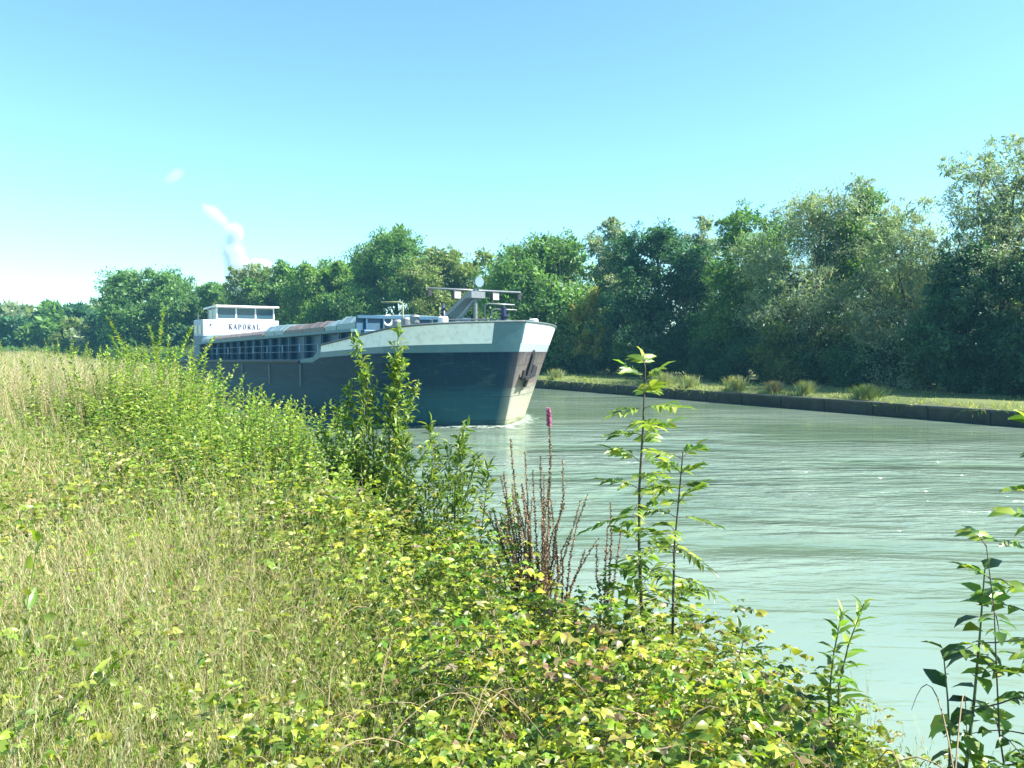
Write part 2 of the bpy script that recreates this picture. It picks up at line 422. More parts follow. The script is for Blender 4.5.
def near_dist(x, y):
    """signed distance to the near shoreline, positive on the land (left) side"""
    x = np.asarray(x, float); y = np.asarray(y, float)
    best = np.full(x.shape, 1e9); sgn = np.ones(x.shape)
    for a, b in zip(near[:-1], near[1:]):
        d = b-a; L2 = d@d
        t = np.clip(((x-a[0])*d[0]+(y-a[1])*d[1])/L2, 0, 1)
        dx = x-(a[0]+t*d[0]); dy = y-(a[1]+t*d[1]); q = np.hypot(dx, dy)
        cr = d[0]*(y-a[1])-d[1]*(x-a[0])
        m = q < best-1e-9
        best = np.where(m, q, best); sgn = np.where(m, np.sign(cr), sgn)
    return best*sgn

def ground_z(x, y):
    d = near_dist(x, y)
    z = np.interp(d, [-4, -1.2, 0, 1.1, 2.15, 2.9, 6, 12, 40, 400], [-2.5, -1.0, -.02, .85, 1.58, 1.72, 1.74, 1.82, 1.9, 1.9])
    b = (vnoise(x*.8, y*.8, 3)-.5)*.14 + (vnoise(x*.25, y*.25, 5)-.5)*.16
    return z + b*np.clip(d, 0, 1)

def gridlines(lo, hi, fine_lo, fine_hi, step, grow=1.25):
    g = list(np.arange(fine_lo, fine_hi+1e-6, step))
    s = step; v = g[-1]
    while v < hi: s *= grow; v += s; g.append(min(v, hi))
    s = step; v = g[0]
    while v > lo: s *= grow; v -= s; g.insert(0, max(v, lo))
    return np.array(g)
gx = gridlines(-1500, 60, -30, 8, .35); gy = gridlines(-300, 125, -6, 45, .35)
GX, GY = np.meshgrid(gx, gy)
GZ = ground_z(GX, GY)
V = np.stack([GX, GY, GZ], -1).reshape(-1, 3)
nx, ny = len(gx), len(gy)
i, j = np.meshgrid(np.arange(nx-1), np.arange(ny-1))
a = (j*nx+i).ravel()
keep = np.max(np.stack([V[a, 2], V[a+1, 2], V[a+nx, 2], V[a+nx+1, 2]]), 0) > -2.3
a = a[keep]
L = np.stack([a, a+1, a+nx+1, a+nx], 1).ravel()
g = raw_mesh('near_bank_ground', V, L, np.full(len(a), 4), M['soil'], smooth=True)
tag(g, 'rough sloping bank of soil under the grass in the foreground', kind='structure')

# far bank: offset lines of the far shoreline
def offset_line(line, off):
    out = []
    for k in range(len(line)):
        a = line[max(k-1, 0)]; b = line[min(k+1, len(line)-1)]
        d = (b-a)/np.linalg.norm(b-a); n = np.array([d[1], -d[0]])
        out.append(line[k]+n*off)
    return np.array(out)
def resample(line, step):
    out = []
    for a, b in zip(line[:-1], line[1:]):
        n = max(1, int(np.linalg.norm(b-a)/step)); n = min(n, 120)
        for k in range(n): out.append(a+(b-a)*k/n)
    out.append(line[-1]); return np.array(out)
def smooth_line(line, it=3):
    for _ in range(it):
        q = [line[0]]
        for a, b in zip(line[:-1], line[1:]): q += [a*.75+b*.25, a*.25+b*.75]
        q.append(line[-1]); line = np.array(q)
    return line
far_s = resample(smooth_line(far, 2), 1.0)
def loft(name, line, prof, mat, label, kind='structure', rough=0):
    V = []; n = len(prof)
    for k, (off, z) in enumerate(prof):
        o = offset_line(line, off)
        zz = z + (vnoise(o[:, 0]*.9, o[:, 1]*.9, k)-.5)*rough
        V.append(np.column_stack([o, zz]))
    V = np.stack(V, 1).reshape(-1, 3); m = len(line)
    i, j = np.meshgrid(np.arange(n-1), np.arange(m-1)); a = (j*n+i).ravel()
    L = np.stack([a, a+1, a+n+1, a+n], 1).ravel()
    o = raw_mesh(name, V, L, np.full(len(a), 4), mat)
    tag(o, label, kind=kind); return o
WALL_Z = .62
loft('bank_wall', far_s, [(0.0, -1.2), (-.02, WALL_Z-.12), (-.07, WALL_Z-.118), (-.07, WALL_Z), (.42, WALL_Z), (.42, WALL_Z-.3)], M['wall'],
     'low dark concrete canal wall along the far bank', rough=.03)
tag(bpy.data.objects['bank_wall'], 'low dark concrete wall edging the water along the far bank', 'wall'); del bpy.data.objects['bank_wall']['kind']
loft('far_bank_ground', far_s, [(.40, WALL_Z-.05), (.7, WALL_Z+.10), (1.6, WALL_Z+.22), (3.2, WALL_Z+.2), (8, WALL_Z+.2), (30, .9), (200, 1.0), (1600, 1.0)], M['meadow'],
     'grassy flat land of the far bank', rough=.10)
# joints in the bank wall
V = [(-1500, -400, 0), (1500, -400, 0), (1500, 1600, 0), (-1500, 1600, 0)]
wo = MB(); wo.add(V, [(0, 1, 2, 3)]); wo = wo.build('canal_water', M['water']); tag(wo, 'pale green rippled canal water', kind='structure')

# ------------------------------------------------------------------ trees
def far_spot(px, n):
    """a point seen at image column px at n metres behind the far shore line near the camera"""
    k = (px-512)/F
    # intersect the ray with the offset far line
    line = offset_line(far_s, n)
    c = line[:, 0]-k*line[:, 1]
    idx = [q for q in range(len(line)-1) if c[q]*c[q+1] <= 0 and line[q, 1] > 0]
    q = idx[0]; t = c[q]/(c[q]-c[q+1])
    return line[q]+(line[q+1]-line[q])*t

GREENS = {
 'silver': [(.25,.32,.20),(.31,.36,.22),(.17,.25,.15)],
 'green': [(.12,.24,.06),(.17,.29,.06),(.08,.18,.06)],
 'bright': [(.14,.26,.04),(.18,.30,.05),(.10,.21,.04)],
 'dark': [(.055,.15,.07),(.09,.20,.08),(.04,.11,.065)],
 'olive': [(.18,.25,.07),(.23,.27,.08),(.13,.20,.06)],
 'yellow': [(.34,.34,.06),(.24,.30,.06),(.36,.30,.07)],
}
def limb_path(a, b, sag=.0, k=5, wob=.12):
    a = np.array(a, float); b = np.array(b, float); L = np.linalg.norm(b-a)
    pts = []
    w1 = rng.normal(size=3)*wob*L*.5
    for i in range(k):
        t = i/(k-1)
        pts.append(a+(b-a)*t + w1*math.sin(math.pi*t) + np.array([0, 0, sag*L*math.sin(math.pi*t)]))
    return pts

def crown_leaves(lobes, n, size, pal, core=2.0, flat=.85, inner=.25):
    """lobes: array (k,4) centre+radius. leaves gather in tufts over each lobe"""
    k = len(lobes); vol = lobes[:, 3]**2; pr = vol/vol.sum()
    n = int(n*1.25); ntuft = max(60, n//55)
    li = rng.choice(k, ntuft, p=pr)
    d = rand_dir(ntuft); d[:, 2] = d[:, 2]*.9+.15
    rr = np.clip(rng.normal(.92, .13, ntuft), .3, 1.22)
    tc = lobes[li, :3] + d*(lobes[li, 3]*rr)[:, None]*np.array([1, 1, flat])
    tr = lobes[li, 3]*rng.uniform(.09, .22, ntuft)
    tcol = rng.normal(1, .15, ntuft)
    ti = rng.integers(0, ntuft, n)
    P = tc[ti] + rng.normal(size=(n, 3))*tr[ti][:, None]*np.array([1, 1, .7])
    D = rand_dir(n) + d[ti]*.5; D[:, 2] -= .15
    Nn = rand_dir(n)*.6 + np.array([0, 0, .7]) + d[ti]*.6
    S = size*rng.uniform(.6, 1.35, n)
    C = pick(pal, n, .12)*np.clip(tcol[ti], .6, 1.5)[:, None]
    # dense inner foliage of each lobe
    m = int(n*inner)
    lj = rng.choice(k, m, p=pr)
    P2_ = lobes[lj, :3] + rand_dir(m)*(lobes[lj, 3]*.74*rng.random(m)**.4)[:, None]*np.array([1, 1, flat])
    P = np.concatenate([P, P2_]); D = np.concatenate([D, rand_dir(m)]); Nn = np.concatenate([Nn, rand_dir(m)])
    S = np.concatenate([S, size*core*rng.uniform(.8, 1.3, m)]); C = np.concatenate([C, pick(pal, m, .12)])
    return P, D, Nn, S, C

def tree(name, x, y, z0, H, Wd, pal, n, size, label, cat='tree', group=None, base=.12, lobes=16, shape='round', airy=0., wratio=.5):
    size *= 1.2
    root = empty(name, (x, y, z0), rng.uniform(0, 6.28))
    tag(root, label, cat, group)
    r0 = .022*H+.05
    lb = []
    for i in range(lobes):
        if shape == 'round':
            a = rng.uniform(0, 6.28); t = (i+.5)/lobes
            hz = base+(.90-base)*t**.85
            env = math.sin(math.pi*min(1, (hz-base)/(1-base)*.86+.13))**.6
            rr = Wd/2*env*rng.uniform(.35, .85)
            lr = Wd*rng.uniform(.17, .27)*(1-.25*t)
            lb.append((math.cos(a)*rr, math.sin(a)*rr, hz*H, lr))
        else:   # tall: several upright plumes
            a = i*2.4+rng.uniform(-.3, .3); t = (i+.5)/lobes
            hz = base+(.93-base)*t
            env = (1-.60*t)**.6
            rr = Wd/2*env*rng.uniform(.2, .85)
            lr = Wd*rng.uniform(.19, .30)*(1.05-.40*t)
            lb.append((math.cos(a)*rr, math.sin(a)*rr, hz*H, lr))
    lb = np.array(lb)
    top = lb[-1].copy(); lb[-1, 2] = H-lb[-1, 3]*.8; lb[-1, :2] *= .4
    # small outliers that break the outline
    ex = []
    for q in range(lobes):
        b = lb[rng.integers(0, len(lb))]; d = rand_dir(1)[0]; d[2] = abs(d[2])*1.1
        ex.append((*(b[:3]+d*b[3]*rng.uniform(.8, 1.15)), b[3]*rng.uniform(.25, .45)))
    al = np.concatenate([lb, np.array(ex)])
    al[:, 2] = np.minimum(al[:, 2], H-al[:, 3]*.7)
    al = al[al[:, 2] > .03*H]
    mb = MB()
    tp = limb_path((0, 0, -.3), (lb[-1, 0]*.6, lb[-1, 1]*.6, H*.80), k=7, wob=.05)
    mb.tube(tp, [r0*(1-.8*q/6) for q in range(7)], 8)
    tp = np.array(tp)
    for q in range(len(lb)-1):
        zt = max(.08*H, lb[q, 2]-rng.uniform(.15, .30)*H)
        f = np.clip(zt/(H*.80), .02, .97)*6; i0 = int(f); s0 = tp[i0]+(tp[min(i0+1, 6)]-tp[i0])*(f-i0)
        rb = r0*(1-.8*f/6)*.5
        pth = limb_path(s0, lb[q, :3]+np.array([0, 0, lb[q, 3]*.3]), sag=.06)
        mb.tube(pth, [rb*(1-.75*u/4) for u in range(5)], 6)
        for u in range(5 if airy else 3):
            d = rand_dir(1)[0]; d[2] = abs(d[2])+.3; d /= np.linalg.norm(d)
            st = pth[rng.integers(2, 5)]
            mb.tube(limb_path(st, np.array(st)+d*lb[q, 3]*rng.uniform(.8, 1.3), k=3), [rb*.32, rb*.2, rb*.08], 4, cap=False)
    mb.build('trunk', M['bark'], root, smooth=True)
    P, D, Nn, S, C = crown_leaves(al, n, size, pal, inner=.06 if airy else .25)
    leaves('crown', T_DIAM, P, D, Nn, S, S*wratio, C, M['tree_leaf'], root)
    return root

def top_h(pxy, Y): return EYE + (HOR-pxy)*Y/F
def row_tree(px, topy, wpx, n, pal, label, count=26000, size=.17, shape='tall', base=.08, lobes=20, group='trees on the far bank', name='tree', airy=0, wr=.42):
    n += 4.5; wpx *= 1.2
    s = far_spot(px, n); Y = s[1]; zb = WALL_Z+.2
    H = top_h(topy, Y)-zb; Wm = wpx*Y/F
    return tree(name, s[0], s[1], zb-.05, H, Wm, GREENS[pal] if isinstance(pal, str) else pal, count, size*max(1, Y/55), label, group=group, base=base, lobes=lobes, shape=shape, airy=airy, wratio=wr)

G1 = 'trees standing along the far bank on the right'
row_tree(1000, 136, 120, 5.5, 'silver', 'tallest airy willow tree at the right edge of the photo, branches showing', 26000, .15, base=.35, lobes=22, name='willow_tree', airy=1, group=G1, wr=.3)
row_tree(960, 250, 90, 3.8, 'dark', 'lower dark tree in front of the tallest willow at the right', 26000, .15, 'round', group=G1)
row_tree(1060, 240, 110, 3.8, 'dark', 'low dark tree half cut by the right edge of the photo', 20000, .15, 'round', group=G1)
row_tree(905, 198, 105, 6.0, 'silver', 'silvery willow just left of the tallest tree at the right', 34000, .15, name='willow_tree', group=G1, wr=.3, airy=1)
row_tree(862, 192, 80, 8.5, 'green', 'dark green narrow crown between two silvery willows', 26000, .15, group=G1)
row_tree(812, 188, 120, 6.0, 'silver', 'broad silver grey willow with rounded top, centre of the right bank', 40000, .15, 'round', lobes=26, name='willow_tree', group=G1, wr=.3)
row_tree(745, 206, 95, 7.0, 'green', 'blue green tree left of the broad silver willow', 34000, .16, group=G1)
row_tree(700, 216, 60, 9.0, 'silver', 'thin pale top rising behind the blue green trees', 18000, .16, group=G1, wr=.3)
row_tree(658, 226, 95, 6.0, 'dark', 'dark blue green tree with broad dense crown right of the barge bow', 34000, .16, 'round', lobes=22, group=G1)
row_tree(613, 220, 60, 9.0, 'silver', 'slender pale tree behind the round green tree and the barge bow', 20000, .17, group=G1, wr=.3)
row_tree(550, 240, 125, 5.5, 'green', 'large round leafy tree right behind the barge bow', 40000, .20, 'round', lobes=24, group=G1)
row_tree(594, 290, 50, 3.5, 'yellow', 'small yellowing shrub between the barge bow and dark trees', 9000, .16, 'round', lobes=10, group=G1)
row_tree(785, 300, 60, 3.6, 'olive', 'small olive yellow sapling in front of the broad silver willow', 12000, .14, lobes=10, group=G1)
row_tree(930, 262, 50, 8.5, 'yellow', 'yellow leafed crown glimpsed behind the tallest willow', 12000, .15, group=G1)
row_tree(1010, 255, 70, 10, 'olive', 'olive crown behind the low dark tree at the right', 14000, .15, group=G1)
for px, ty, wd in ((1130, 150, 120), (1230, 170, 150), (1400, 160, 220), (1700, 150, 300)):
    row_tree(px, ty, wd, 7, 'green', 'tree of the far bank beyond the right edge', 9000, .25, group='trees beyond the right edge')

G2 = 'trees behind the barge'
row_tree(484, 250, 70, 12, 'olive', 'pale olive tree in the gap left of the round leafy tree', 16000, .17, 'round', group=G2)
row_tree(440, 248, 75, 8, 'olive', 'yellow green tree behind the mast of the barge', 24000, .16, 'round', lobes=20, group=G2)
row_tree(396, 230, 85, 6.5, 'green', 'tall green tree with dark left side above the foredeck', 34000, .16, 'round', lobes=22, group=G2)
row_tree(352, 262, 50, 9, 'dark', 'dark tree between the tall green tree and the bright one', 16000, .17, group=G2)
row_tree(322, 264, 78, 5.5, 'bright', 'bright green bushy tree above the middle of the barge', 30000, .17, 'round', lobes=20, group=G2)
row_tree(285, 264, 60, 8.5, 'green', 'green tree right of the steam plume', 20000, .17, 'round', group=G2)
row_tree(252, 268, 56, 6.5, 'olive', 'grey green tree with bare twigs on top beside the steam plume', 20000, .17, group=G2, airy=1)
row_tree(218, 284, 44, 7.5, 'green', 'small green tree just above the wheelhouse', 15000, .17, group=G2)
row_tree(156, 273, 84, 5.5, 'green', 'large rounded tree standing alone left of the wheelhouse', 40000, .17, 'round', lobes=26, group=G2)
row_tree(124, 303, 50, 9, 'dark', 'low blue green tree left of the large rounded tree', 15000, .17, 'round', group=G2)
row_tree(190, 316, 40, 6, 'dark', 'low dark tree between the rounded tree and the wheelhouse', 9000, .17, 'round', group=G2)
# bare twigs of the tree beside the plume are part of airy trunk; far wood at the left, crown by crown
G3 = 'far wood at the left edge'
ords = ['first','second','third','fourth','fifth','sixth','seventh','eighth','ninth','tenth','eleventh','twelfth','thirteenth','fourteenth']
pal3 = ['olive','silver','green','olive','dark','silver','olive','green','silver','dark','olive','silver']
xs3 = [-150,-110,-70,-38,-12,10,28,46,64,82,100,116]
tops = [303,305,300,306,302,306,309,304,310,306,309,304]
for i,(px,ty) in enumerate(zip(xs3,tops)):
    n = 24 if i % 2 else 40
    nm = '%s crown from the left edge in the far hazy wood' % ords[max(0, i-4)] if i > 4 else 'hazy tree of the far wood beyond the left edge'
    row_tree(px, ty, 40, n, pal3[i], nm, 9000, .26, 'round', lobes=12, group=G3, base=.02)
for i,px in enumerate([-90,-50,-20,5,22,40,58,76,94,110]):
    nm = '%s paler low tree from the left at the foot of the far wood' % ords[max(0, i-3)] if i > 2 else 'low tree of the far wood beyond the left edge'
    row_tree(px, 318+3*(i%3), 38, 12, pal3[(i*5+1)%12], nm, 7000, .24, 'round', lobes=10, group=G3, base=.0)

# understorey shrubs on the far bank
def shrub(name, x, y, z0, H, Wd, pal, n, size, label, group):
    root = empty(name, (x, y, z0), rng.uniform(0, 6.28)); tag(root, label, 'shrub', group)
    lb = []
    for i in range(11):
        a = rng.uniform(0, 6.28); rr = Wd/2*rng.uniform(0, .8); t = rng.uniform(.15, .75)
        lb.append((math.cos(a)*rr, math.sin(a)*rr, H*t, rng.uniform(.16, .28)*Wd))
    lb = np.array(lb); lb[:, 2] = np.minimum(lb[:, 2], H-lb[:, 3]*.8)
    mb = MB()
    for q in range(7):
        mb.tube(limb_path((0, 0, -.1), lb[q, :3], k=4), [.05, .04, .025, .01], 5, cap=False)
    mb.build('stem', M['bark'], root)
    P, D, Nn, S, C = crown_leaves(lb, n, size, pal)
    leaves('foliage', T_DIAM, P, D, Nn, S, S*.42, C, M['tree_leaf'], root)
    return root
sh = [(1090,345),(1045,330),(1005,338),(965,330),(925,340),(885,330),(848,343),(812,332),(775,340),(740,330),(705,338),(672,330),(640,340),(610,335),(578,345),(545,342),(515,344),(470,346),(425,346),(380,348)]
for i, (px, ty) in enumerate(sh):
    s = far_spot(px, 8.0+(i % 3)*.7); H = max(1.8, top_h(ty, s[1])-.8)
    shrub('undergrowth_shrub', s[0], s[1], .75, H, 4.2, GREENS['dark' if i % 4 else 'green'], 9000, .15,
          'dark bushy undergrowth at the foot of the trees, %s clump from the right' % (ords+['fifteenth','sixteenth','seventeenth','eighteenth','nineteenth','twentieth'])[i], 'undergrowth shrubs on the far bank')
hd = [(205,347),(190,348),(172,346),(155,347),(138,348),(120,346),(103,349),(86,350),(60,348),(35,349),(10,348),(-20,348),(235,347),(265,347),(300,346),(335,346)]
for i, (px, ty) in enumerate(hd):
    s = far_spot(px, 5.0); H = max(1.6, top_h(ty, s[1])-.8)
    shrub('hedge_shrub', s[0], s[1], .75, H, 5.5, GREENS['green' if i % 3 else 'olive'], 6000, .2,
          'low green bush of the distant waterside hedge left of the barge', 'bushes of the distant waterside hedge')

# ------------------------------------------------------------------ far bank grass strip and tufts
def line_points(line, n, off_lo, off_hi, ymax=140, ymin=5):
    seg = line[(line[:, 1] > ymin) & (line[:, 1] < ymax)]
    i = rng.integers(0, len(seg)-1, n); t = rng.random(n)[:, None]
    p = seg[i]*(1-t)+seg[i+1]*t
    d = norm(seg[i+1]-seg[i]); nn = np.stack([d[:, 1], -d[:, 0]], 1)
    return p+nn*rng.uniform(off_lo, off_hi, n)[:, None]
n = 110000
q = line_points(far_s, n, .25, 7.5)
hn = vnoise(q[:, 0]*.5, q[:, 1]*.5, 9)
q[:14000] = line_points(far_s, 14000, -.12, .25)
P = np.column_stack([q, np.full(n, WALL_Z+.05)])
D = rand_dir(n)*.6+np.array([0, 0, 1.]); S = rng.uniform(.10, .28, n)*(.6+hn)
P[:14000, 2] = WALL_Z-.14+.2*rng.random(14000); D[:14000] = rand_dir(14000)+np.array([-.7, -.3, -.1]); S[:14000] *= 1.3*(vnoise(q[:14000, 0]*.6, q[:14000, 1]*.6, 19) > .42)+.05
leaves('bank_grass', T_BLADE, P, D, rand_dir(n), S, .035, pick([(.30,.40,.06),(.36,.42,.08),(.42,.42,.13),(.18,.28,.04)], n), M['grass'])
tag(bpy.data.objects['bank_grass'], 'short sunlit yellow green grass on top of the far bank', 'grass', kind='stuff')
# overhanging weeds on the wall top
def tuft(px, H, Wd, cols, label, n=600, off=.9):
    s = far_spot(px, off); H *= .85; Wd *= .8
    root = empty('grass_tuft', (s[0], s[1], WALL_Z+.1)); tag(root, label, 'grass tuft', 'tall tufts on the far bank edge')
    a = rng.uniform(0, 6.28, n); r = np.abs(rng.normal(0, Wd*.22, n))
    P = np.column_stack([np.cos(a)*r, np.sin(a)*r, np.zeros(n)])
    D = np.column_stack([np.cos(a)*r*.9, np.sin(a)*r*.9, np.full(n, H)])+rand_dir(n)*.12*H
    leaves('blades', T_BLADE, P, D, np.column_stack([-np.sin(a), np.cos(a), np.zeros(n)])+rand_dir(n)*.3, H*rng.uniform(.35, 1.15, n), .028, pick(cols, n), M['grass'], root)
T1 = [(.24,.33,.10),(.32,.38,.16),(.36,.37,.20)]
tuft(737, .95, 1.1, T1, 'upright pale green tuft on the far bank, second of the tall pair')
tuft(775, .75, .9, [(.30,.28,.16),(.24,.24,.10)], 'straw coloured tuft between two greener tufts on the far bank')
tuft(806, .85, .9, T1, 'pale green tuft nearest the straw coloured tuft on its right')
tuft(868, .8, 1.7, [(.09,.15,.05),(.12,.18,.06)], 'wide bluish green tuft of reeds on the far bank', 700)
tuft(665, 1.0, 1.9, T1, 'wide pale reeds behind the top of the ash sapling', 700)
tuft(690, .9, 1.3, T1, 'pale reeds just right of the ash sapling top', 420)
tuft(556, .9, 1.2, T1, 'reeds on the far bank right beside the barge bow')

# ------------------------------------------------------------------ the barge
BX, BY = -.32, 31.0
HEAD = (-.607, .794)     # direction from bow to stern
barge = empty('cargo_barge', (BX, BY, 0), math.atan2(-HEAD[1], -HEAD[0]))
tag(barge, 'dark hulled cargo barge with white bow stripe coming down the canal', 'barge')
# local axes: +x forward, +y port, z up.  s = distance aft of the stem foot = -x
LEN = 37.5
BM = 4.05
def rail_z(s): return float(np.interp(s, [-1.4, 0, 1.5, 3.4, 6, 8.3, 9.2, 31, 34, 38], [4.2, 4.12, 3.98, 3.8, 3.52, 3.28, 2.62, 2.27, 2.35, 2.6]))
def wlow_z(s): return float(np.interp(s, [-1.4, 3.4, 8.3], [3.38, 3.2, 2.97]))
def band_z(s): return float(np.interp(s, [-1.4, 3.4, 8.3, 9.2, 38], [3.04, 2.95, 2.72, 2.45, 2.2]))
def stem_s(z): return -1.35*np.clip(z/4.17, -.1, 1)
def half(rel, z):
    k = float(np.clip(z/4.1, 0, 1))
    Lb = 4.8*(1-k)+3.4*k
    u = min(1, rel/Lb)
    b = (BM-.1*(1-k))*(1-(1-u)**1.9)**.97
    # stern
    a = LEN-rel
    ls = 5.0*(1-k)+2.5*k
    if a < ls: b *= math.sqrt(max(0, 1-(1-a/ls)**2))*(.999)+.001
    return b
rels = [0, .04, .10, .18, .28, .38, .5, .7, .95, 1.2, 1.6, 2, 2.5, 3, 3.6, 4.2, 5, 6, 7, 8, 9, 9.6, 9.61, 10.4, 12] + list(np.arange(13, 33, 1.0)) + [33, 34, 35, 35.8, 36.4, 36.9, 37.2, 37.4, 37.5]
def levels(rel):
    s_top = rel-1.35
    rz = rail_z(s_top)
    bz = min(band_z(s_top), rz-.02); wz = min(max(wlow_z(s_top), bz+.01), rz-.01) if s_top < 8.3 else (bz+rz)/2
    return [-.9, -.3, .15, .6, 1.1, 1.7, 2.2, bz, wz, rz]
def hull_shell(inset=0., lo=0):
    rows = []
    for rel in rels:
        row = []
        for z in levels(rel)[lo:]:
            s = stem_s(z)+rel*(LEN-stem_s(z)*0)/LEN
            row.append((-(s), max(half(rel, z)-inset, 0) if rel > 0 else 0.0, z))
        rows.append(row)
    return rows
mb = MB()
rows = hull_shell(); nl = len(rows[0])
for side in (1, -1):
    vs_ = [(x, y*side, z) for r in rows for (x, y, z) in r]
    fs = []; ms = []
    for i in range(len(rows)-1):
        s_top = rels[i]-1.35
        for k in range(nl-1):
            a = i*nl+k; f = (a, a+1, a+nl+1, a+nl)
            if side == -1: f = f[::-1]
            mt = 0
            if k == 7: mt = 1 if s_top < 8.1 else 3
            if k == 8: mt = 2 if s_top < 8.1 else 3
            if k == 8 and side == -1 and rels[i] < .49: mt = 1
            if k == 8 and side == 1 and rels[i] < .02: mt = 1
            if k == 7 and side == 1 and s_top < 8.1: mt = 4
            fs.append(f); ms.append(mt)
    b = len(mb.v); mb.v += vs_; mb.f += [tuple(b+q for q in f) for f in fs]; mb.m += ms
M['band_light'] = paint('grey_band_pale', (.33, .38, .42), .5, var=.15, scale=3, dirt=(.3,.25,.2), dirt_amt=.4, bump=.004)  # paler grey used for the bow band on the port side
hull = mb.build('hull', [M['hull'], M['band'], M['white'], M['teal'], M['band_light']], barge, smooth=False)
hull['label'] = 'dark scraped hull with white stripe and grey band round the bow'
# bulwark inner face
mb = MB(); pr = []
for rel in rels:
    if rel-1.35 > 8.4: break
    z = rail_z(rel-1.35); pr.append((-(stem_s(z)+rel), max(0, half(rel, z)-.09), z, z-1.0, -(stem_s(z-1)+rel)-.1, max(0, half(rel, z-1)-.16)))
for side in (1, -1):
    vs_ = []; fs = []
    for (x, y, z, zd, x2, y2) in pr: vs_ += [(x-.05, y*side, z), (x2, y2*side, zd)]
    for i in range(len(pr)-1): fs.append((2*i, 2*i+1, 2*i+3, 2*i+2))
    mb.add(vs_, fs)
mb.build('bulwark_lining', M['teal'], barge)
for side, nm in ((1, 'port'), (-1, 'starboard')):
    mb = MB()
    pts = [(-(stem_s(rail_z(r-1.35))+r), side*half(r, 4.1), rail_z(r-1.35)+.02) for r in rels if r-1.35 <= 8.3]
    mb.tube(pts, .045, 6); mb.build('bulwark_rail', M['deck'], barge, smooth=True)
# deck
mb = MB()
vs_ = []; fs = []
for rel in rels:
    s = rel-1.35
    z = rail_z(s)-(1.0 if s < 8.4 else .04); zz = rail_z(s)
    b = max(half(rel, z)-.10, 0)
    vs_ += [(-(stem_s(z)+rel)-.1, b, z), (-(stem_s(z)+rel)-.1, -b, z)]
for i in range(len(rels)-1): fs.append((2*i, 2*i+1, 2*i+3, 2*i+2))
mb.add(vs_, fs); mb.build('deck', M['deck'], barge)
# rubbing strake along the aft hull
for side in (1, -1):
    mb = MB()
    pts = [(-(stem_s(rail_z(r-1.35))+r), side*(half(r, 2.4)+.02), rail_z(r-1.35)-.10) for r in rels if 9.2 <= r-1.35 < 35]
    mb.tube(pts, .07, 6); mb.build('rubbing_strake', M['black'], barge)
    if side == -1:
        for s in (11, 15.2, 19.5, 24, 28.5):
            mb = MB(); mb.box(-s-.02, -s+.02, -BM-.012, -BM+.02, rail_z(s)-1.3, rail_z(s)-.25)
            mb.build('draught_line', M['grey'], barge)

def cz(s): return float(np.interp(s, [7, 31], [4.0, 3.45]))
CB = 3.05
mb = MB()
for side in (1, -1):
    for s0, s1 in [(7.0+k*2, min(9.0+k*2, 31)) for k in range(12)]:
        for (y0, y1) in ((side*(CB-.05), side*CB),):
            p = [(-s1, min(y0,y1), rail_z(s1)-.2), (-s0, min(y0,y1), rail_z(s1)-.2), (-s0, max(y0,y1), rail_z(s1)-.2), (-s1, max(y0,y1), rail_z(s1)-.2),
                 (-s1, min(y0,y1), cz(s1)), (-s0, min(y0,y1), cz(s0)), (-s0, max(y0,y1), cz(s0)), (-s1, max(y0,y1), cz(s1))]
            mb.hexa(p)
    s = 8.2
    while s < 31:
        yo = side*(CB+.15)
        ya, yb = sorted((side*(CB+.002), side*(CB+.30)))
        mb.box(-s-.04, -s+.04, ya, yb, rail_z(s)-.03, cz(s)-.14)
        mb.box(-s-.16, -s+.16, *sorted((side*(CB+.22), side*(CB+.25))), rail_z(s)+.02, cz(s)-.15)
        s += 2.0 if s < 13 else 1.35
mb.box(-7.0, -6.94, -CB, CB, 2.3, 4.62); mb.box(-6.94, -6.80, -CB, CB, 4.50, 4.64); 
for yy in np.arange(-2.6, 2.7, .86): mb.box(-6.938, -6.82, yy-.04, yy+.04, 2.3, 4.49)
mb.box(-31.06, -31.0, -CB, CB, 2.2, 3.44)
mb.build('hold_coaming', M['coaming'], barge)['label'] = 'blue steel hold side wall with upright ribs'
mb = MB()
for side in (1, -1):
    mb.bar((-6.9, side*(CB+.12), cz(7)-.04), (-31.1, side*(CB+.12), cz(31)-.04), .36, .13)
mb.build('coaming_rim', M['teal'], barge)
# hatch covers: trapezoid section lids
def cover(s0, s1, h, mat, name='hatch_cover', zoff=0, label=None, hw=CB):
    mb = MB()
    sec = [(-hw, 0), (-hw, h*.45), (-hw+.35, h*.95), (0, h*1.12), (hw-.35, h*.95), (hw, h*.45), (hw, 0)]
    k = len(sec)
    vs_ = [(-s0, y, cz(s0)+.03+z+zoff) for y, z in sec]+[(-s1, y, cz(s1)+.03+z+zoff) for y, z in sec]
    mb.add(vs_, [tuple(range(k))[::-1], tuple(range(k, 2*k))]+[(i, (i+1) % k, (i+1) % k+k, i+k) for i in range(k)])
    # stiffening ribs over the lid
    for s in np.arange(s0+.5, s1-.3, 1.1):
        q = [(-s, y*1.004, cz(s)+.03+z+zoff+.012) for y, z in sec[1:-1]]
        for a_, b_ in zip(q[:-1], q[1:]): mb.bar(a_, b_, .05, .05)
    o = mb.build(name, mat, barge)
    if label: o['label'] = label
cover(7.05, 9.0, .62, M['cover_blue'], label='pale blue grey hatch cover at the front')
cover(9.06, 10.3, .50, M['cover_blue'], label='pale blue grey hatch cover at the front')
cover(10.4, 13.0, .52, M['cover_red'], label='red brown hatch cover')
cover(13.06, 15.6, .50, M['cover_red'], label='red brown hatch cover')
cover(15.7, 17.0, .58, M['cover_blue'], label='grey green hatch cover amidships')
cover(17.06, 18.6, .60, M['cover_blue'], label='grey green hatch cover amidships')
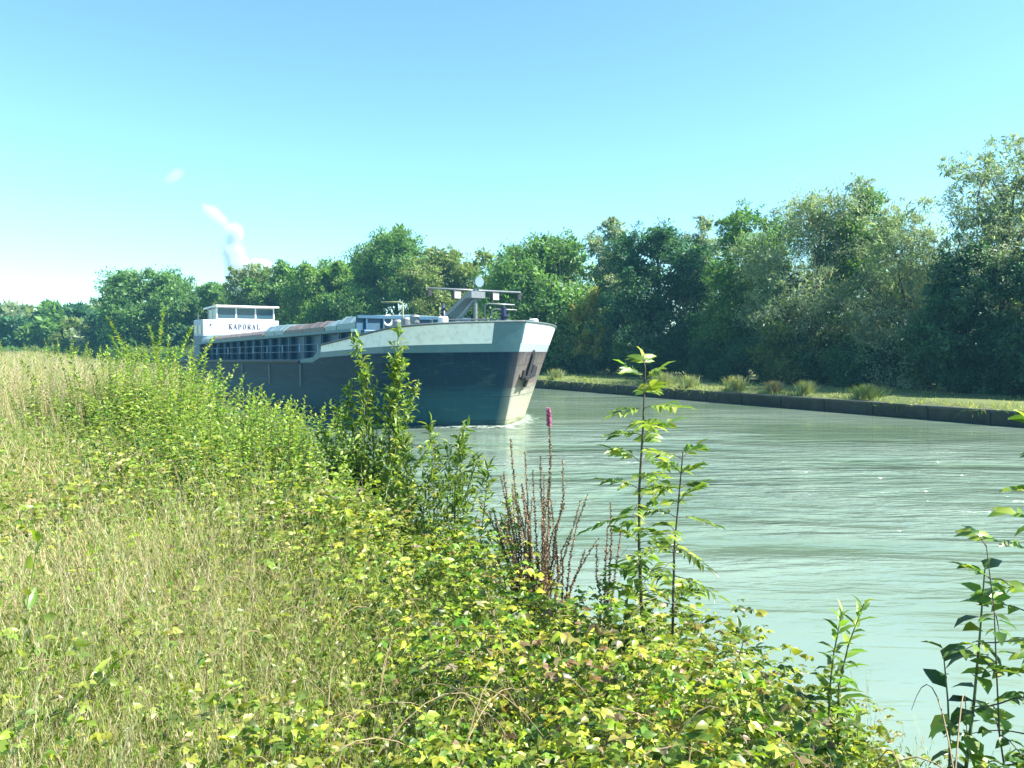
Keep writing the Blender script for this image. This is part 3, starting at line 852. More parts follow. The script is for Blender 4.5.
cover(18.9, 22.8, .36, M['cover_red'], label='low red brown hatch cover'); cover(22.9, 26.4, .36, M['cover_red'], label='low red brown hatch cover')
cover(26.5, 29.2, .36, M['cover_red'], label='low red brown hatch cover'); cover(29.3, 30.9, .45, M['cover_blue'], label='grey green hatch cover next to wheelhouse')
# side rails with stanchions
for side in (1, -1):
    mb = MB()
    ss = np.arange(9.2, 31.5, 2.2)
    for zz in (.38, .72):
        mb.tube([(-s, side*(BM-.12), rail_z(s)+zz) for s in ss], .014, 5)
    for s in ss: mb.tube([(-s, side*(BM-.12), rail_z(s)-.02), (-s, side*(BM-.12), rail_z(s)+.76)], .025, 5)
    mb.build('side_railing', M['coaming'], barge)

# accommodation and wheelhouse
M['house'] = paint('white_paint_shaded', (.34, .38, .47), .5, var=.06, scale=2, dirt=(.38,.36,.33), dirt_amt=.4, bump=.004)  # white paint greyed to lavender: the front's weaker light painted into the colour
AS = 31.7; AW = 2.75
mb = MB(); mb.box(-(AS+2.34), -AS+.012, -AW-.012, AW+.012, 2.1, 3.95); mb.build('lower_wall', M['coaming'], barge)
mb = MB(); zt = 5.1
mb.box(-(AS+2.3), -AS, -AW, AW, 2.1, zt)
mb.build('deckhouse', M['house'], barge, bevel=.05)['label'] = 'white deckhouse front carrying the name'
for k in range(2):
    mb = MB(); s = AS+.35+k*1.0
    mb.box(-(s+.6), -s, -AW-.02, -AW+.02, 4.1, 4.7); mb.build('side_window', M['glass'], barge)
mb = MB(); mb.tube([(-AS+.02, -AW+.55, 4.75), (-AS+.06, -AW+.55, 4.75)], .05, 10); mb.build('deck_lamp', M['black'], barge)
wheel_l, wheel_r = -1.75, 2.45
mb = MB()
s0, s1 = AS+.15, AS+2.2
mb.box(-s1, -s0, wheel_l, wheel_r, zt, zt+.10)
for y in (wheel_l+.04, wheel_l+1.4, wheel_l+2.8, wheel_r-.04):
    mb.box(-s0-.07, -s0-.0, y-.045, y+.045, zt+.10, zt+.86)
for s in (s0+1.0, s1-.04):
    for y in (wheel_l+.04, wheel_r-.04): mb.box(-s-.04, -s+.04, y-.04, y+.04, zt+.10, zt+.86)
mb.box(-s1, -s0, wheel_l, wheel_r, zt+.86, zt+.93)
wh = mb.build('wheelhouse', M['white'], barge)
mb = MB(); mb.box(-s0-.045, -s0-.03, wheel_l+.08, wheel_r-.08, zt+.10, zt+.86); mb.build('front_window', M['glass'], wh)
mb = MB(); mb.box(-s1+.1, -s0-.08, wheel_l+.03, wheel_l+.045, zt+.10, zt+.86); mb.build('side_window', M['glass'], wh)
mb = MB(); mb.box(-s1+.1, -s0-.08, wheel_r-.045, wheel_r-.03, zt+.10, zt+.86); mb.build('side_window', M['glass'], wh)
mb = MB(); mb.box(-s1+.03, -s1+.045, wheel_l+.08, wheel_r-.08, zt+.10, zt+.86); mb.build('rear_window', M['glass'], wh)
mb = MB()
e = .3
zr = zt+.935
mb.hexa([(-s1-.2, wheel_l-.28, zr-.14), (-s0+.35, wheel_l-.10, zr), (-s0+.35, wheel_r+.25, zr), (-s1-.2, wheel_r+.25, zr),
         (-s1-.2, wheel_l-.28, zr-.04), (-s0+.35, wheel_l-.10, zr+.11), (-s0+.35, wheel_r+.25, zr+.11), (-s1-.2, wheel_r+.25, zr+.11)])
mb.build('roof', M['white'], wh)
mb = MB(); mb.tube([(-s0-.5, 1.9, zr+.1), (-s0-.5, 1.9, zr+.16)], .2, 10)
mb.build('roof_lamp', M['grey'], wh)
# helm console seen through glass
mb = MB(); mb.box(-s0-.6, -s0-.2, .6, 1.5, zt+.1, zt+.35); mb.build('console', M['black'], wh)

# the name, strokes with serifs on the deckhouse front
def letter(mb, ch, y0, z0, w, h, x, k0):
    t = w*.24; th = t*.45
    def st(a, b, wd, k): 
        A = (x+.004*k, y0+a[0]*w, z0+a[1]*h); B = (x+.004*k, y0+b[0]*w, z0+b[1]*h)
        mb.bar(A, B, wd if abs(A[1]-B[1]) < abs(A[2]-B[2]) else .02, .02 if abs(A[1]-B[1]) < abs(A[2]-B[2]) else wd)
    def strk(a, b, wd, k):
        ax, az = y0+a[0]*w, z0+a[1]*h; bx_, bz = y0+b[0]*w, z0+b[1]*h
        dx, dz = bx_-ax, bz-az; L = math.hypot(dx, dz); nx_, nz = -dz/L*wd/2, dx/L*wd/2
        X0 = x; X1 = x+.008+.003*k
        mb.hexa([(X0, ax-nx_, az-nz), (X0, ax+nx_, az+nz), (X0, bx_+nx_, bz+nz), (X0, bx_-nx_, bz-nz),
                 (X1, ax-nx_, az-nz), (X1, ax+nx_, az+nz), (X1, bx_+nx_, bz+nz), (X1, bx_-nx_, bz-nz)])
    S = {
     'K': [((.2,0),(.2,1),t),((.2,.45),(.85,1),th),((.38,.55),(.88,0),t),((0,.02),(.42,.02),th),((0,.98),(.42,.98),th),((.7,.02),(1,.02),th),((.65,.98),(1,.98),th)],
     'A': [((.15,0),(.5,1),th),((.5,1),(.85,0),t),((.25,.33),(.75,.33),th),((0,.02),(.3,.02),th),((.65,.02),(1,.02),th)],
     'P': [((.2,0),(.2,1),t),((.2,.96),(.7,.96),th),((.2,.48),(.7,.48),th),((.8,.55),(.8,.9),t),((0,.02),(.42,.02),th)],
     'O': [((.15,.2),(.15,.8),t),((.85,.2),(.85,.8),t),((.3,.97),(.7,.97),th),((.3,.03),(.7,.03),th),((.15,.78),(.35,.96),th),((.85,.78),(.65,.96),th),((.15,.22),(.35,.04),th),((.85,.22),(.65,.04),th)],
     'R': [((.2,0),(.2,1),t),((.2,.96),(.7,.96),th),((.2,.5),(.7,.5),th),((.8,.57),(.8,.9),t),((.45,.5),(.9,0),t),((0,.02),(.42,.02),th)],
     'L': [((.25,0),(.25,1),t),((.1,.03),(.9,.03),th),((.88,.0),(.88,.3),th),((0,.98),(.5,.98),th)],
    }[ch]
    for k, (a, b, wd) in enumerate(S): strk(a, b, wd, k)
mb = MB()
wd_, hh = .245, .34
for q, ch in enumerate('KAPORAL'):
    letter(mb, ch, -.95+q*.335, 4.45-q*.0, wd_, hh, -AS+.004, q)
mb.build('name_lettering', M['text'], barge)['label'] = 'the name KAPORAL in black capitals'
mb = MB(); mb.box(-AS, -AS+.35, .0, 1.0, 3.75, 4.12); mb.build('deck_locker', M['grey'], barge, bevel=.04)
# stern bollard and mast gear aft
mb = MB(); mb.tube([(-AS-2.0, -2.5, zt), (-AS-2.0, -2.5, zt+.5)], .03, 6); mb.build('stern_pole', M['grey'], barge)

# foredeck gear
def P3(s, y, z): return (-s, y, z)
fd = lambda s: rail_z(s)-1.0
# raised forecastle hatch block, navy
mb = MB(); mb.box(-6.4, -3.4, -1.9, 1.6, 2.6, 4.06); mb.build('foredeck_house', M['teal'], barge, bevel=.06)
mb = MB(); mb.box(-6.85, -6.5, -2.9, -2.1, 2.6, 3.98); mb.build('deck_locker', M['coaming'], barge, bevel=.04)
ms = 2.0; mz = 5.58
mb = MB(); mb.tube([P3(ms, 0, fd(ms)), P3(ms, 0, mz+.1)], .08, 10)
mb.box(-ms-.22, -ms+.22, -.35, .35, mz-.32, mz-.05)
mast = mb.build('foremast', M['grey'], barge, smooth=False); mast['label'] = 'grey folding foremast with yard and lamps'
mb = MB(); mb.tube([P3(ms, -2.35, mz), P3(ms, 2.4, mz+.02)], .042, 8); mb.build('yard', M['grey'], mast, smooth=True)
mb = MB(); mb.bar(P3(ms+.1, .28, mz-.15), P3(4.4, .45, 4.15), .10, .16); mb.bar(P3(ms+.1, -.28, mz-.15), P3(4.4, -.45, 4.15), .10, .16)
mb.bar(P3(ms+.15, 0, mz-.12), P3(4.4, 0, 4.10), .42, .03)
mb.build('mast_brace', M['grey'], mast)
mb = MB(); mb.tube([P3(ms-.1, .1, mz+.36), P3(ms-.16, .1, mz+.36)], .22, 20); mb.tube([P3(ms-.1, .1, mz), P3(ms-.1, .1, mz+.65)], .02, 6)
mb.build('signal_disc', M['cover_blue'], mast)
for y in (-1.0, .95):
    mb = MB(); mb.box(-ms-.02, -ms+.16, y-.2, y+.2, mz-.40, mz-.06); lp = mb.build('deck_lamp', M['black'], mast, bevel=.02)
    mb = MB(); mb.box(-ms+.165, -ms+.175, y-.14, y+.14, mz-.36, mz-.11); mb.build('lamp_glass', M['lamp'], lp)
for y in (-2.25, 2.3):
    mb = MB(); mb.box(-ms-.08, -ms+.08, y-.08, y+.08, mz-.30, mz-.07); mb.build('navigation_lamp', M['black'], mast)
mb = MB(); mb.tube([P3(2.6, -1.2, fd(2.6)), P3(2.6, -1.2, 4.2), P3(2.6, -1.2, 5.05)], [.19, .15, .035], 10); mb.build('furled_flagstaff', M['navy'], barge, smooth=True)
mb = MB(); mb.tube([P3(.5, .35, fd(.5)), P3(.5, .35, 4.85)], .12, 10); mb.tube([P3(.5, .35, 4.45), P3(.5, .35, 4.55)], .19, 10); mb.build('anchor_davit', M['navy'], barge, smooth=False)
for k, s in enumerate((3.0, 3.75, 4.5)):
    mb = MB(); z0 = fd(s)
    mb.lathe([(.13, -.25), (.13, 1.15), (.20, 1.16), (.21, 1.40), (.17, 1.47), (.02, 1.49)], (-s, -2.35, z0+.22), 14)
    mb.build('deck_vent', M['grey'], barge, smooth=False)
# pipe frames
mb = MB()
mb.tube([P3(1.3, .0, fd(1.3)), P3(1.3, .0, 4.95), P3(1.2, .12, 5.0), P3(.6, 1.0, 4.95)], .035, 6)
mb.tube([P3(1.1, .2, fd(1.1)), P3(1.1, .2, 4.72), P3(1.05, .3, 4.78), P3(.5, 1.05, 4.74)], .028, 6)
mb.build('handrail_frame', M['grey'], barge, smooth=True)
for (s0, y0, s1, y1, dz) in ((3.0, -1.6, .6, .2, 4.35), (.9, .3, 1.6, 2.0, 4.33), (2.6, -.9, 1.0, 1.4, 4.28)):
    mb = MB()
    mb.tube([P3(s0, y0, dz-.9), P3(s0, y0, dz), P3((s0+s1)/2, (y0+y1)/2, dz), P3(s1, y1, dz), P3(s1, y1, dz-.9)], .03, 6)
    mb.tube([P3((s0+s1)/2, (y0+y1)/2, dz-.9), P3((s0+s1)/2, (y0+y1)/2, dz)], .025, 6)
    mb.tube([P3(s0, y0, dz-.3), P3(s1, y1, dz-.3)], .022, 6)
    mb.build('deck_handrail', M['grey'], barge)
# windlass
mb = MB(); mb.tube([P3(1.9, -.9, 3.55), P3(1.9, .9, 3.55)], .26, 14); mb.tube([P3(1.9, -.95, 3.55), P3(1.9, -.85, 3.55)], .42, 14); mb.tube([P3(1.9, .85, 3.55), P3(1.9, .95, 3.55)], .42, 14)
mb.box(-2.3, -1.5, -.5, .5, 3.0, 3.5); mb.build('anchor_windlass', M['navy'], barge)
for (s, y) in ((.9, 2.25), (.9, -2.3), (1.5, 2.75)):
    mb = MB(); z0 = fd(s); mb.lathe([(.16, 0), (.16, 1.0), (.20, 1.02), (.20, 1.22), (.15, 1.26)], (-s, y, z0+.12), 14); mb.build('bollard', M['white'], barge)
# bent olive pipe and lifebuoy by the front of the hold
mb = MB(); mb.tube([P3(4.6, -2.0, fd(4.6)), P3(4.6, -2.0, 5.08), P3(4.7, -2.1, 5.14), P3(5.2, -2.75, 5.14)], .04, 6); mb.build('bent_pipe', M['olive'], barge, smooth=True)
mb = MB(); pts = [(-6.9, -1.5+.22*math.cos(a), 4.42+.22*math.sin(a)) for a in np.linspace(0, 2*math.pi, 21)]
mb.tube(pts, .055, 8, cap=False); mb.build('lifebuoy', M['white'], barge, smooth=True)
mb = MB(); mb.tube([P3(5.6, -.6, 4.06), P3(5.6, -.6, 4.6)], .02, 6); mb.tube([P3(5.6, -.6, 4.06), P3(5.6, -.6, 4.12)], .12, 8); mb.build('whip_antenna', M['grey'], barge)
# anchor on the port bow
def hull_pt(rel, z, off=0, side=1):
    s = stem_s(z)+rel; y = half(rel, z)
    dy = (half(rel+.05, z)-half(rel-.05, z))/.1
    nn = Vector((1*dy, 1, 0)).normalized()      # outward
    return Vector((-s, y*side, z))+Vector((nn.x*off, nn.y*off*side, 0))
mb = MB()
pA = hull_pt(.62, 2.80, .06); pB = hull_pt(.46, 2.0, .16)
mb.bar(pA, pB, .14, .12)
cA = hull_pt(.22, 1.95, .18); cB = hull_pt(.74, 2.10, .18)
mb.bar(pB, cA, .26, .12); mb.bar(pB, cB, .26, .14)
mb.bar(cA, hull_pt(.26, 2.28, .14), .12, .10); mb.bar(cB, hull_pt(.80, 2.45, .14), .22, .10)
mb.bar(hull_pt(.52, 2.0, .14), hull_pt(.50, 1.6, .12), .18, .1)
mb.tube([hull_pt(.62, 2.78, .05), hull_pt(.64, 3.0, .03)], .05, 6)
mb.build('anchor', M['black'], barge)['label'] = 'black stockless anchor hanging on the lit port bow'
mb = MB(); c = hull_pt(.64, 2.95, .0); d = (hull_pt(.64, 2.95, .05)-c)
mb.tube([c-d, c+d], .17, 12); mb.build('hawse_pipe', M['black'], barge)
def foam_mat():
    m, nt, nd, ln, p = new_mat('bow_foam')
    tc = nd.new('ShaderNodeTexCoord'); mp = nd.new('ShaderNodeMapping'); mp.inputs['Scale'].default_value = (1, 1, 1); ln.new(tc.outputs['Object'], mp.inputs[0])
    n = nd.new('ShaderNodeTexNoise'); n.inputs['Scale'].default_value = 3.5; n.inputs['Detail'].default_value = 8; n.inputs['Distortion'].default_value = .8
    ln.new(mp.outputs[0], n.inputs['Vector'])
    at = nd.new('ShaderNodeAttribute'); at.attribute_name = 'col'
    sp = nd.new('ShaderNodeSeparateColor'); ln.new(at.outputs['Color'], sp.inputs[0])
    ad = nd.new('ShaderNodeMath'); ad.operation = 'ADD'; ln.new(n.outputs[0], ad.inputs[0]); ln.new(sp.outputs[0], ad.inputs[1])
    mr = nd.new('ShaderNodeMapRange'); mr.inputs['From Min'].default_value = .72; mr.inputs['From Max'].default_value = 1.15; mr.inputs['To Max'].default_value = .9
    ln.new(ad.outputs[0], mr.inputs['Value']); ln.new(mr.outputs[0], p.inputs['Alpha'])
    p.inputs['Base Color'].default_value = (.55, .66, .58, 1); p.inputs['Roughness'].default_value = .4
    return m
Vf = []; Cf = []; rl = [0, .1, .3, .6, 1, 1.5, 2, 2.7, 3.5, 4.5, 6, 8, 10, 13, 16]
fl_ = []
for side in (1, -1):
    b0 = len(Vf)
    for r_ in rl:
        for (o_, z_, c_) in ((-.05, .05, .55), (.12, .075, .5), (.35, .03, .35), (.8, .012, .12), (1.5, .006, 0)):
            wf = 1+r_*.12
            p_ = hull_pt(max(r_, .06), .02, o_*wf, side); k_ = math.exp(-r_/9)
            if r_ == 0: p_.y = side*0.0; p_.x += o_*1.0
            Vf.append((p_.x, p_.y, z_)); Cf.append((c_*k_, 0, 0))
    for i_ in range(len(rl)-1):
        for j_ in range(4):
            a_ = b0+i_*5+j_; fl_ += [a_, a_+1, a_+6, a_+5]
fo = raw_mesh('bow_wave', Vf, fl_, [4]*(len(fl_)//4), foam_mat(), None, np.array(Cf), True)
fo.location = barge.location; fo.rotation_euler = barge.rotation_euler
tag(fo, 'low foaming bow wave along the waterline of the barge', kind='stuff')

# ------------------------------------------------------------------ near bank plants
def gz(x, y): return float(ground_z(np.array([x]), np.array([y]))[0])
def near_spot(px, p):
    """ground point seen at image column px, p metres from the camera's line along the bank"""
    k = (px-512)/F
    Y = p/(N_[0]*k+N_[1]); return k*Y, Y

def shoots(name, x, y, specs, cols, label, cat, group=None, leaf=.05, lw=.45, per=60, tmpl=T_LEAF, mat='leaf', opp=False, stemcol='stem', droop=.2, up=.5, detail=None, leafless=.12, taper=.45, side=0, slen=.16):
    """a plant of several leafy shoots. specs: list of (dx, dy, lean x, lean y, height)"""
    z = gz(x, y)
    root = empty(name, (x, y, z-.03)); tag(root, label, cat, group)
    mb = MB(); P=[]; D=[]; Nn=[]; S=[]
    for (dx, dy, lx, ly, h) in specs:
        k = 6; pts = []
        wx, wy = rng.normal(0, .05*h, 2)
        for i in range(k):
            t = i/(k-1)
            pts.append(np.array([dx+lx*t*t+wx*math.sin(3*t), dy+ly*t*t+wy*math.sin(3*t), h*t]))
        r = .004+.004*h
        mb.tube(pts, [r*(1-.75*i/(k-1)) for i in range(k)], 5, cap=False)
        pts = np.array(pts)
        m = max(4, int(per*h))
        a0 = rng.uniform(0, 6.28)
        for q in range(m):
            t = leafless+(1-leafless)*q/(m-1); f = t*(k-1); i0 = min(int(f), k-2)
            c = pts[i0]+(pts[i0+1]-pts[i0])*(f-i0); ax = norm(pts[i0+1]-pts[i0])
            az = a0+q*2.4+rng.uniform(-.4, .4) if not opp else a0+(q//2)*1.57+(q % 2)*3.14+rng.uniform(-.2, .2)
            o = np.array([math.cos(az), math.sin(az), 0])
            if side and rng.random() < .8:
                tl = slen*rng.uniform(.5, 1.2)*(1.1-.75*t); e = norm(o*rng.uniform(.5, 1)+ax*rng.uniform(.4, 1.1))
                mb.tube([c, c+e*tl*.5+ax*tl*.05, c+e*tl+ax*tl*.15], [.002, .0015, .0008], 4, cap=False)
                for w_ in range(side):
                    u = (w_+1)/side; d2 = rand_dir(1)[0]*.8+e*.7
                    P.append(c+e*tl*u+ax*tl*.15*u*u); D.append(d2); Nn.append(np.array([0,0,1.])+rng.normal(size=3)*.6); S.append(leaf*rng.uniform(.6, 1.15))
                continue
            sz = leaf*rng.uniform(.7, 1.2)*(1-taper*max(0, t-.5)*2)
            d = o*1.0+ax*(up+.9*max(0, t-.75)*4)+np.array([0, 0, -droop*rng.random()])
            P.append(c); D.append(d); Nn.append(ax+rng.normal(size=3)*.3-o*.2); S.append(sz)
    mb.build('stem', M[stemcol], root)
    n = len(P); S = np.array(S)
    leaves('leaf_cover', tmpl, np.array(P), np.array(D), np.array(Nn), S, S*lw, pick(cols, n, .2), M[mat], root)
    return root

YG = [(.21,.33,.04),(.26,.36,.05),(.17,.28,.03),(.32,.38,.08),(.11,.21,.03)]
MG = [(.08,.15,.02),(.11,.18,.03),(.06,.11,.015),(.16,.22,.03)]
DG = [(.03,.075,.015),(.05,.10,.02),(.07,.12,.02)]

def bush_specs(n, Wd, H, Hj=.25, lean=.25):
    out = []
    for q in range(n):
        a = rng.uniform(0, 6.28); r = Wd/2*math.sqrt(rng.random())
        dx, dy = math.cos(a)*r, math.sin(a)*r
        h = H*(1-.35*(r/(Wd/2))**2)*rng.uniform(1-Hj*1.6, 1.0)
        out.append((dx, dy, dx*lean+rng.normal(0, .06), dy*lean+rng.normal(0, .06), h))
    return out

G4 = 'leafy bushes in a row along the near bank'
# (px, p, width, height, shoots)
rowb = [(322,2.75,.9,.85,34,YG,'lowest light green bush of the bank row, at its right end'),
        (296,2.70,1.1,1.02,42,YG,'light green bush with single shoots sticking up near the right end of the bank row'),
        (268,2.65,1.2,1.05,46,YG,'bright green bush second from the right group of the bank row'),
        (240,2.55,1.3,1.15,46,YG,'yellow green bush in the middle of the bank row'),
        (215,2.55,1.4,1.22,46,YG,'yellow green bush in front of the stern of the barge'),
        (192,2.5,1.5,1.30,46,YG,'bush with upright tips under the wheelhouse end'),
        (168,2.45,1.6,1.5,40,YG,'bush left of the barge stern with leafy wands'),
        (143,2.4,1.6,1.55,40,YG,'dense bush under the large rounded tree'),
        (118,2.3,1.8,1.4,40,MG,'bush of the bank row third from the left'),
        (96,2.2,2.2,1.55,46,YG,'pale bush of the bank row second from the left'),
        (72,2.1,2.8,1.7,54,YG,'distant pale bush at the left end of the bank row')]
rowb += [(300,2.2,.9,.62,26,YG,'low bush in front of the right end of the bank row'),
         (262,2.05,1.1,.68,28,YG,'low bush in front of the second group of the bank row'),
         (222,1.9,1.2,.75,30,YG,'low bush in front of the middle of the bank row'),
         (182,1.8,1.4,.85,30,MG+YG,'low darker bush in front of the bank row below the wheelhouse'),
         (140,1.75,1.8,.95,32,YG,'low bush in front of the left half of the bank row'),
         (100,1.6,2.2,1.3,40,MG+YG,'low bush in front of the bank row, second from the left'),
         (50,1.5,3.4,1.6,54,YG,'leftmost far bush of the bank, against the seeding grass')]
for px, p, wd, h, n, cols, lab in rowb:
    x, y = near_spot(px, p-.25); far_f = max(1, math.hypot(x, y)/9)
    shoots('bank_bush', x, y, bush_specs(int(n*1.9), wd*1.45, h*1.15, .35), cols, lab, 'bush', G4, leaf=.085*min(far_f, 2.0)**.6, lw=.55, per=44/min(far_f, 2)**.5, tmpl=T_LEAF, droop=.4)
# two tall wands rising out of the row on the left
x, y = near_spot(150, 2.55)
shoots('tall_wand_shrub', x, y, [(0,0,.25,.1,2.55),(.15,0,-.15,0,2.2),(-.1,.1,-.75,-.1,2.4),(.3,.1,.5,.1,2.2),(.1,.2,.15,.1,2.0),(.5,.2,.7,.2,2.0),(-.4,.1,-.5,.1,2.0)], YG, 'tall wand like shoots rising highest from the bank row below the rounded tree', 'shrub', leaf=.15, lw=.5, per=50, up=.7)
# the tall double plume shrub in front of the barge
x, y = near_spot(372, 2.85)
sp = [(-.10,.0,-.06,0,1.92),(-.04,.02,-.02,0,1.7),(-.14,.02,-.10,0,1.5),(.20,.05,.04,0,2.0),(.24,.05,.0,0,1.8),(.16,0,.10,0,1.7),(.24,.05,.16,0,1.5),(-.18,0,-.15,0,1.3),(-.25,.1,-.25,0,1.1),(.3,.1,.3,0,1.0)]
shoots('willow_shrub', x, y, sp+bush_specs(14, .7, 1.0), [(.14,.25,.04),(.20,.31,.05),(.31,.37,.07),(.07,.14,.025)], 'tall double plumed leafy shrub in front of the barge side', 'shrub', leaf=.075, lw=.42, per=42, droop=.2, up=.7, side=6, slen=.19)
x, y = near_spot(352, 2.7)
shoots('willow_shrub', x, y, bush_specs(16, .6, .75), DG+MG, 'dark green leafy shrub at the foot of the double plumed one', 'shrub', leaf=.11, lw=.45, per=60)
# lower willow shoots
x, y = near_spot(430, 2.8)
shoots('willow_shrub', x, y, [(-.12,0,-.08,0,1.15),(0,0,.0,0,1.28),(.1,0,.05,0,1.1),(-.2,0,-.2,0,.9),(.2,0,.06,0,1.22),(.28,.1,.1,0,1.0),(.05,.1,.0,0,1.0)]+bush_specs(8,.6,.6), [(.13,.21,.03),(.2,.27,.04),(.08,.15,.02)], 'upright green willow shoots with narrow leaves between plumed shrub and brown spikes', 'shrub', leaf=.085, lw=.30, per=48, up=1.0, side=4, slen=.13)
x, y = near_spot(462, 2.75)
shoots('willow_shrub', x, y, [(0,0,.02,0,1.28),(.06,0,.12,0,1.0),(.15,0,.22,0,.8),(-.08,0,-.05,0,.9)]+bush_specs(6,.5,.5), [(.13,.21,.03),(.18,.25,.04),(.08,.15,.02)], 'thin willow shoots leaning right, just left of the brown spikes', 'shrub', leaf=.08, lw=.30, per=48, up=1.1, side=4, slen=.12)
# dried loosestrife clump
def spikes(name, x, y, specs, label, flower=None, cols=((.27,.18,.11),(.34,.24,.15),(.17,.11,.07))):
    z = gz(x, y); root = empty(name, (x, y, z-.03)); tag(root, label, 'wildflower')
    mb = MB(); P=[]; D=[]; Nn=[]; S=[]
    GP=[]; GD=[]; GN=[]; GS=[]; fl = None
    for i, (dx, dy, lx, ly, h, f0) in enumerate(specs):
        pts = [np.array([dx+lx*t*t, dy+ly*t*t, h*t]) for t in np.linspace(0, 1, 6)]
        wv = rng.normal(0, .012, (6, 2)); wv[0] = 0
        pts = [p_+np.array([wv[q_, 0], wv[q_, 1], 0]) for q_, p_ in enumerate(pts)]
        mb.tube(pts, [.004, .0036, .003, .0026, .002, .0014], 5, cap=False)
        for q_ in range(5):
            c_ = pts[rng.integers(1, 5)]; d_ = rand_dir(1)[0]; d_[2] = abs(d_[2])+.8
            mb.tube([c_, c_+norm(d_)*rng.uniform(.05, .16)], [.0016, .0006], 3, cap=False)
        pts = np.array(pts)
        isf = flower is not None and i == flower
        m = int(h*150)
        for q in range(m):
            t = f0+(1-f0)*q/m; f = t*5; i0 = min(int(f), 4); c = pts[i0]+(pts[i0+1]-pts[i0])*(f-i0)
            for _ in range(2):
                az = rng.uniform(0, 6.28); o = np.array([math.cos(az), math.sin(az), .5])
                if isf and t > .92: continue
                P.append(c); D.append(o); Nn.append(rng.normal(size=3)); S.append(.0145*rng.uniform(.6, 1.4)*(1.1-.4*t))
        for q in range(int(h*22)):
            t = rng.uniform(.05, max(.1, f0)); f = t*5; i0 = min(int(f), 4); c = pts[i0]+(pts[i0+1]-pts[i0])*(f-i0)
            az = rng.uniform(0, 6.28); GP.append(c); GD.append([math.cos(az), math.sin(az), .6]); GN.append([0,0,1]); GS.append(rng.uniform(.03, .06))
        if isf:
            n = 420; t = rng.uniform(.925, 1.0, n); az = rng.uniform(0, 6.28, n)
            c = np.array([np.interp(t*5, range(6), pts[:, k]) for k in range(3)]).T
            o = np.column_stack([np.cos(az), np.sin(az), rng.uniform(-.1, .5, n)])
            fl = (c, o, rng.normal(size=(n, 3)),   .019*rng.uniform(.7, 1.2, n)*np.clip((1.03-t)*20, .45, 1))
    mb.build('stem', M['bark'], root)
    S = np.array(S)
    leaves('seed_spikes', T_DIAM, np.array(P), np.array(D), np.array(Nn), S, S*.8, pick(cols, len(P), .25), M['brown_stem'], root)
    GS = np.array(GS)
    leaves('leaf_cover', T_LEAF, np.array(GP), np.array(GD), np.array(GN), GS, GS*.25, pick([(.10,.14,.03),(.14,.14,.05),(.16,.10,.05)], len(GP)), M['leaf'], root)
    if fl: leaves('flower_spike', T_DIAM, fl[0], fl[1], fl[2], fl[3], fl[3]*.7, pick([(.55,.24,.58),(.65,.34,.68),(.46,.17,.46)], len(fl[0]), .1), M['leaf'], root)
    return root
x, y = near_spot(541, 2.75)
spec = [(.03,0,.03,0,1.52,.6)]
for q in range(46):
    dx = float(np.clip(rng.normal(0, .085), -.15, .13)); spec.append((dx, rng.normal(0, .08), dx*1.3+rng.normal(0, .04), rng.normal(0, .06), rng.uniform(.6, 1.15), .35))
spec += [(-.10,0,-.09,0,1.33,.45), (-.06,0,-.04,0,1.25,.4), (.02,0,-.03,0,1.22,.4), (.08,0,.06,0,1.2,.4), (-.12,0,-.12,0,1.1,.4)]
spikes('loosestrife', x, y, spec, 'brown dried flower spikes with one purple bloom standing above the water', flower=0)
x, y = near_spot(606, 2.75)
spikes('loosestrife', x, y, [(.0,0,.0,0,.95,.4),(.04,0,.0,0,1.08,.4),(.02,0,.08,0,.95,.4),(-.03,0,-.02,0,.85,.4)], 'small group of dark brown spikes left of the ash sapling')
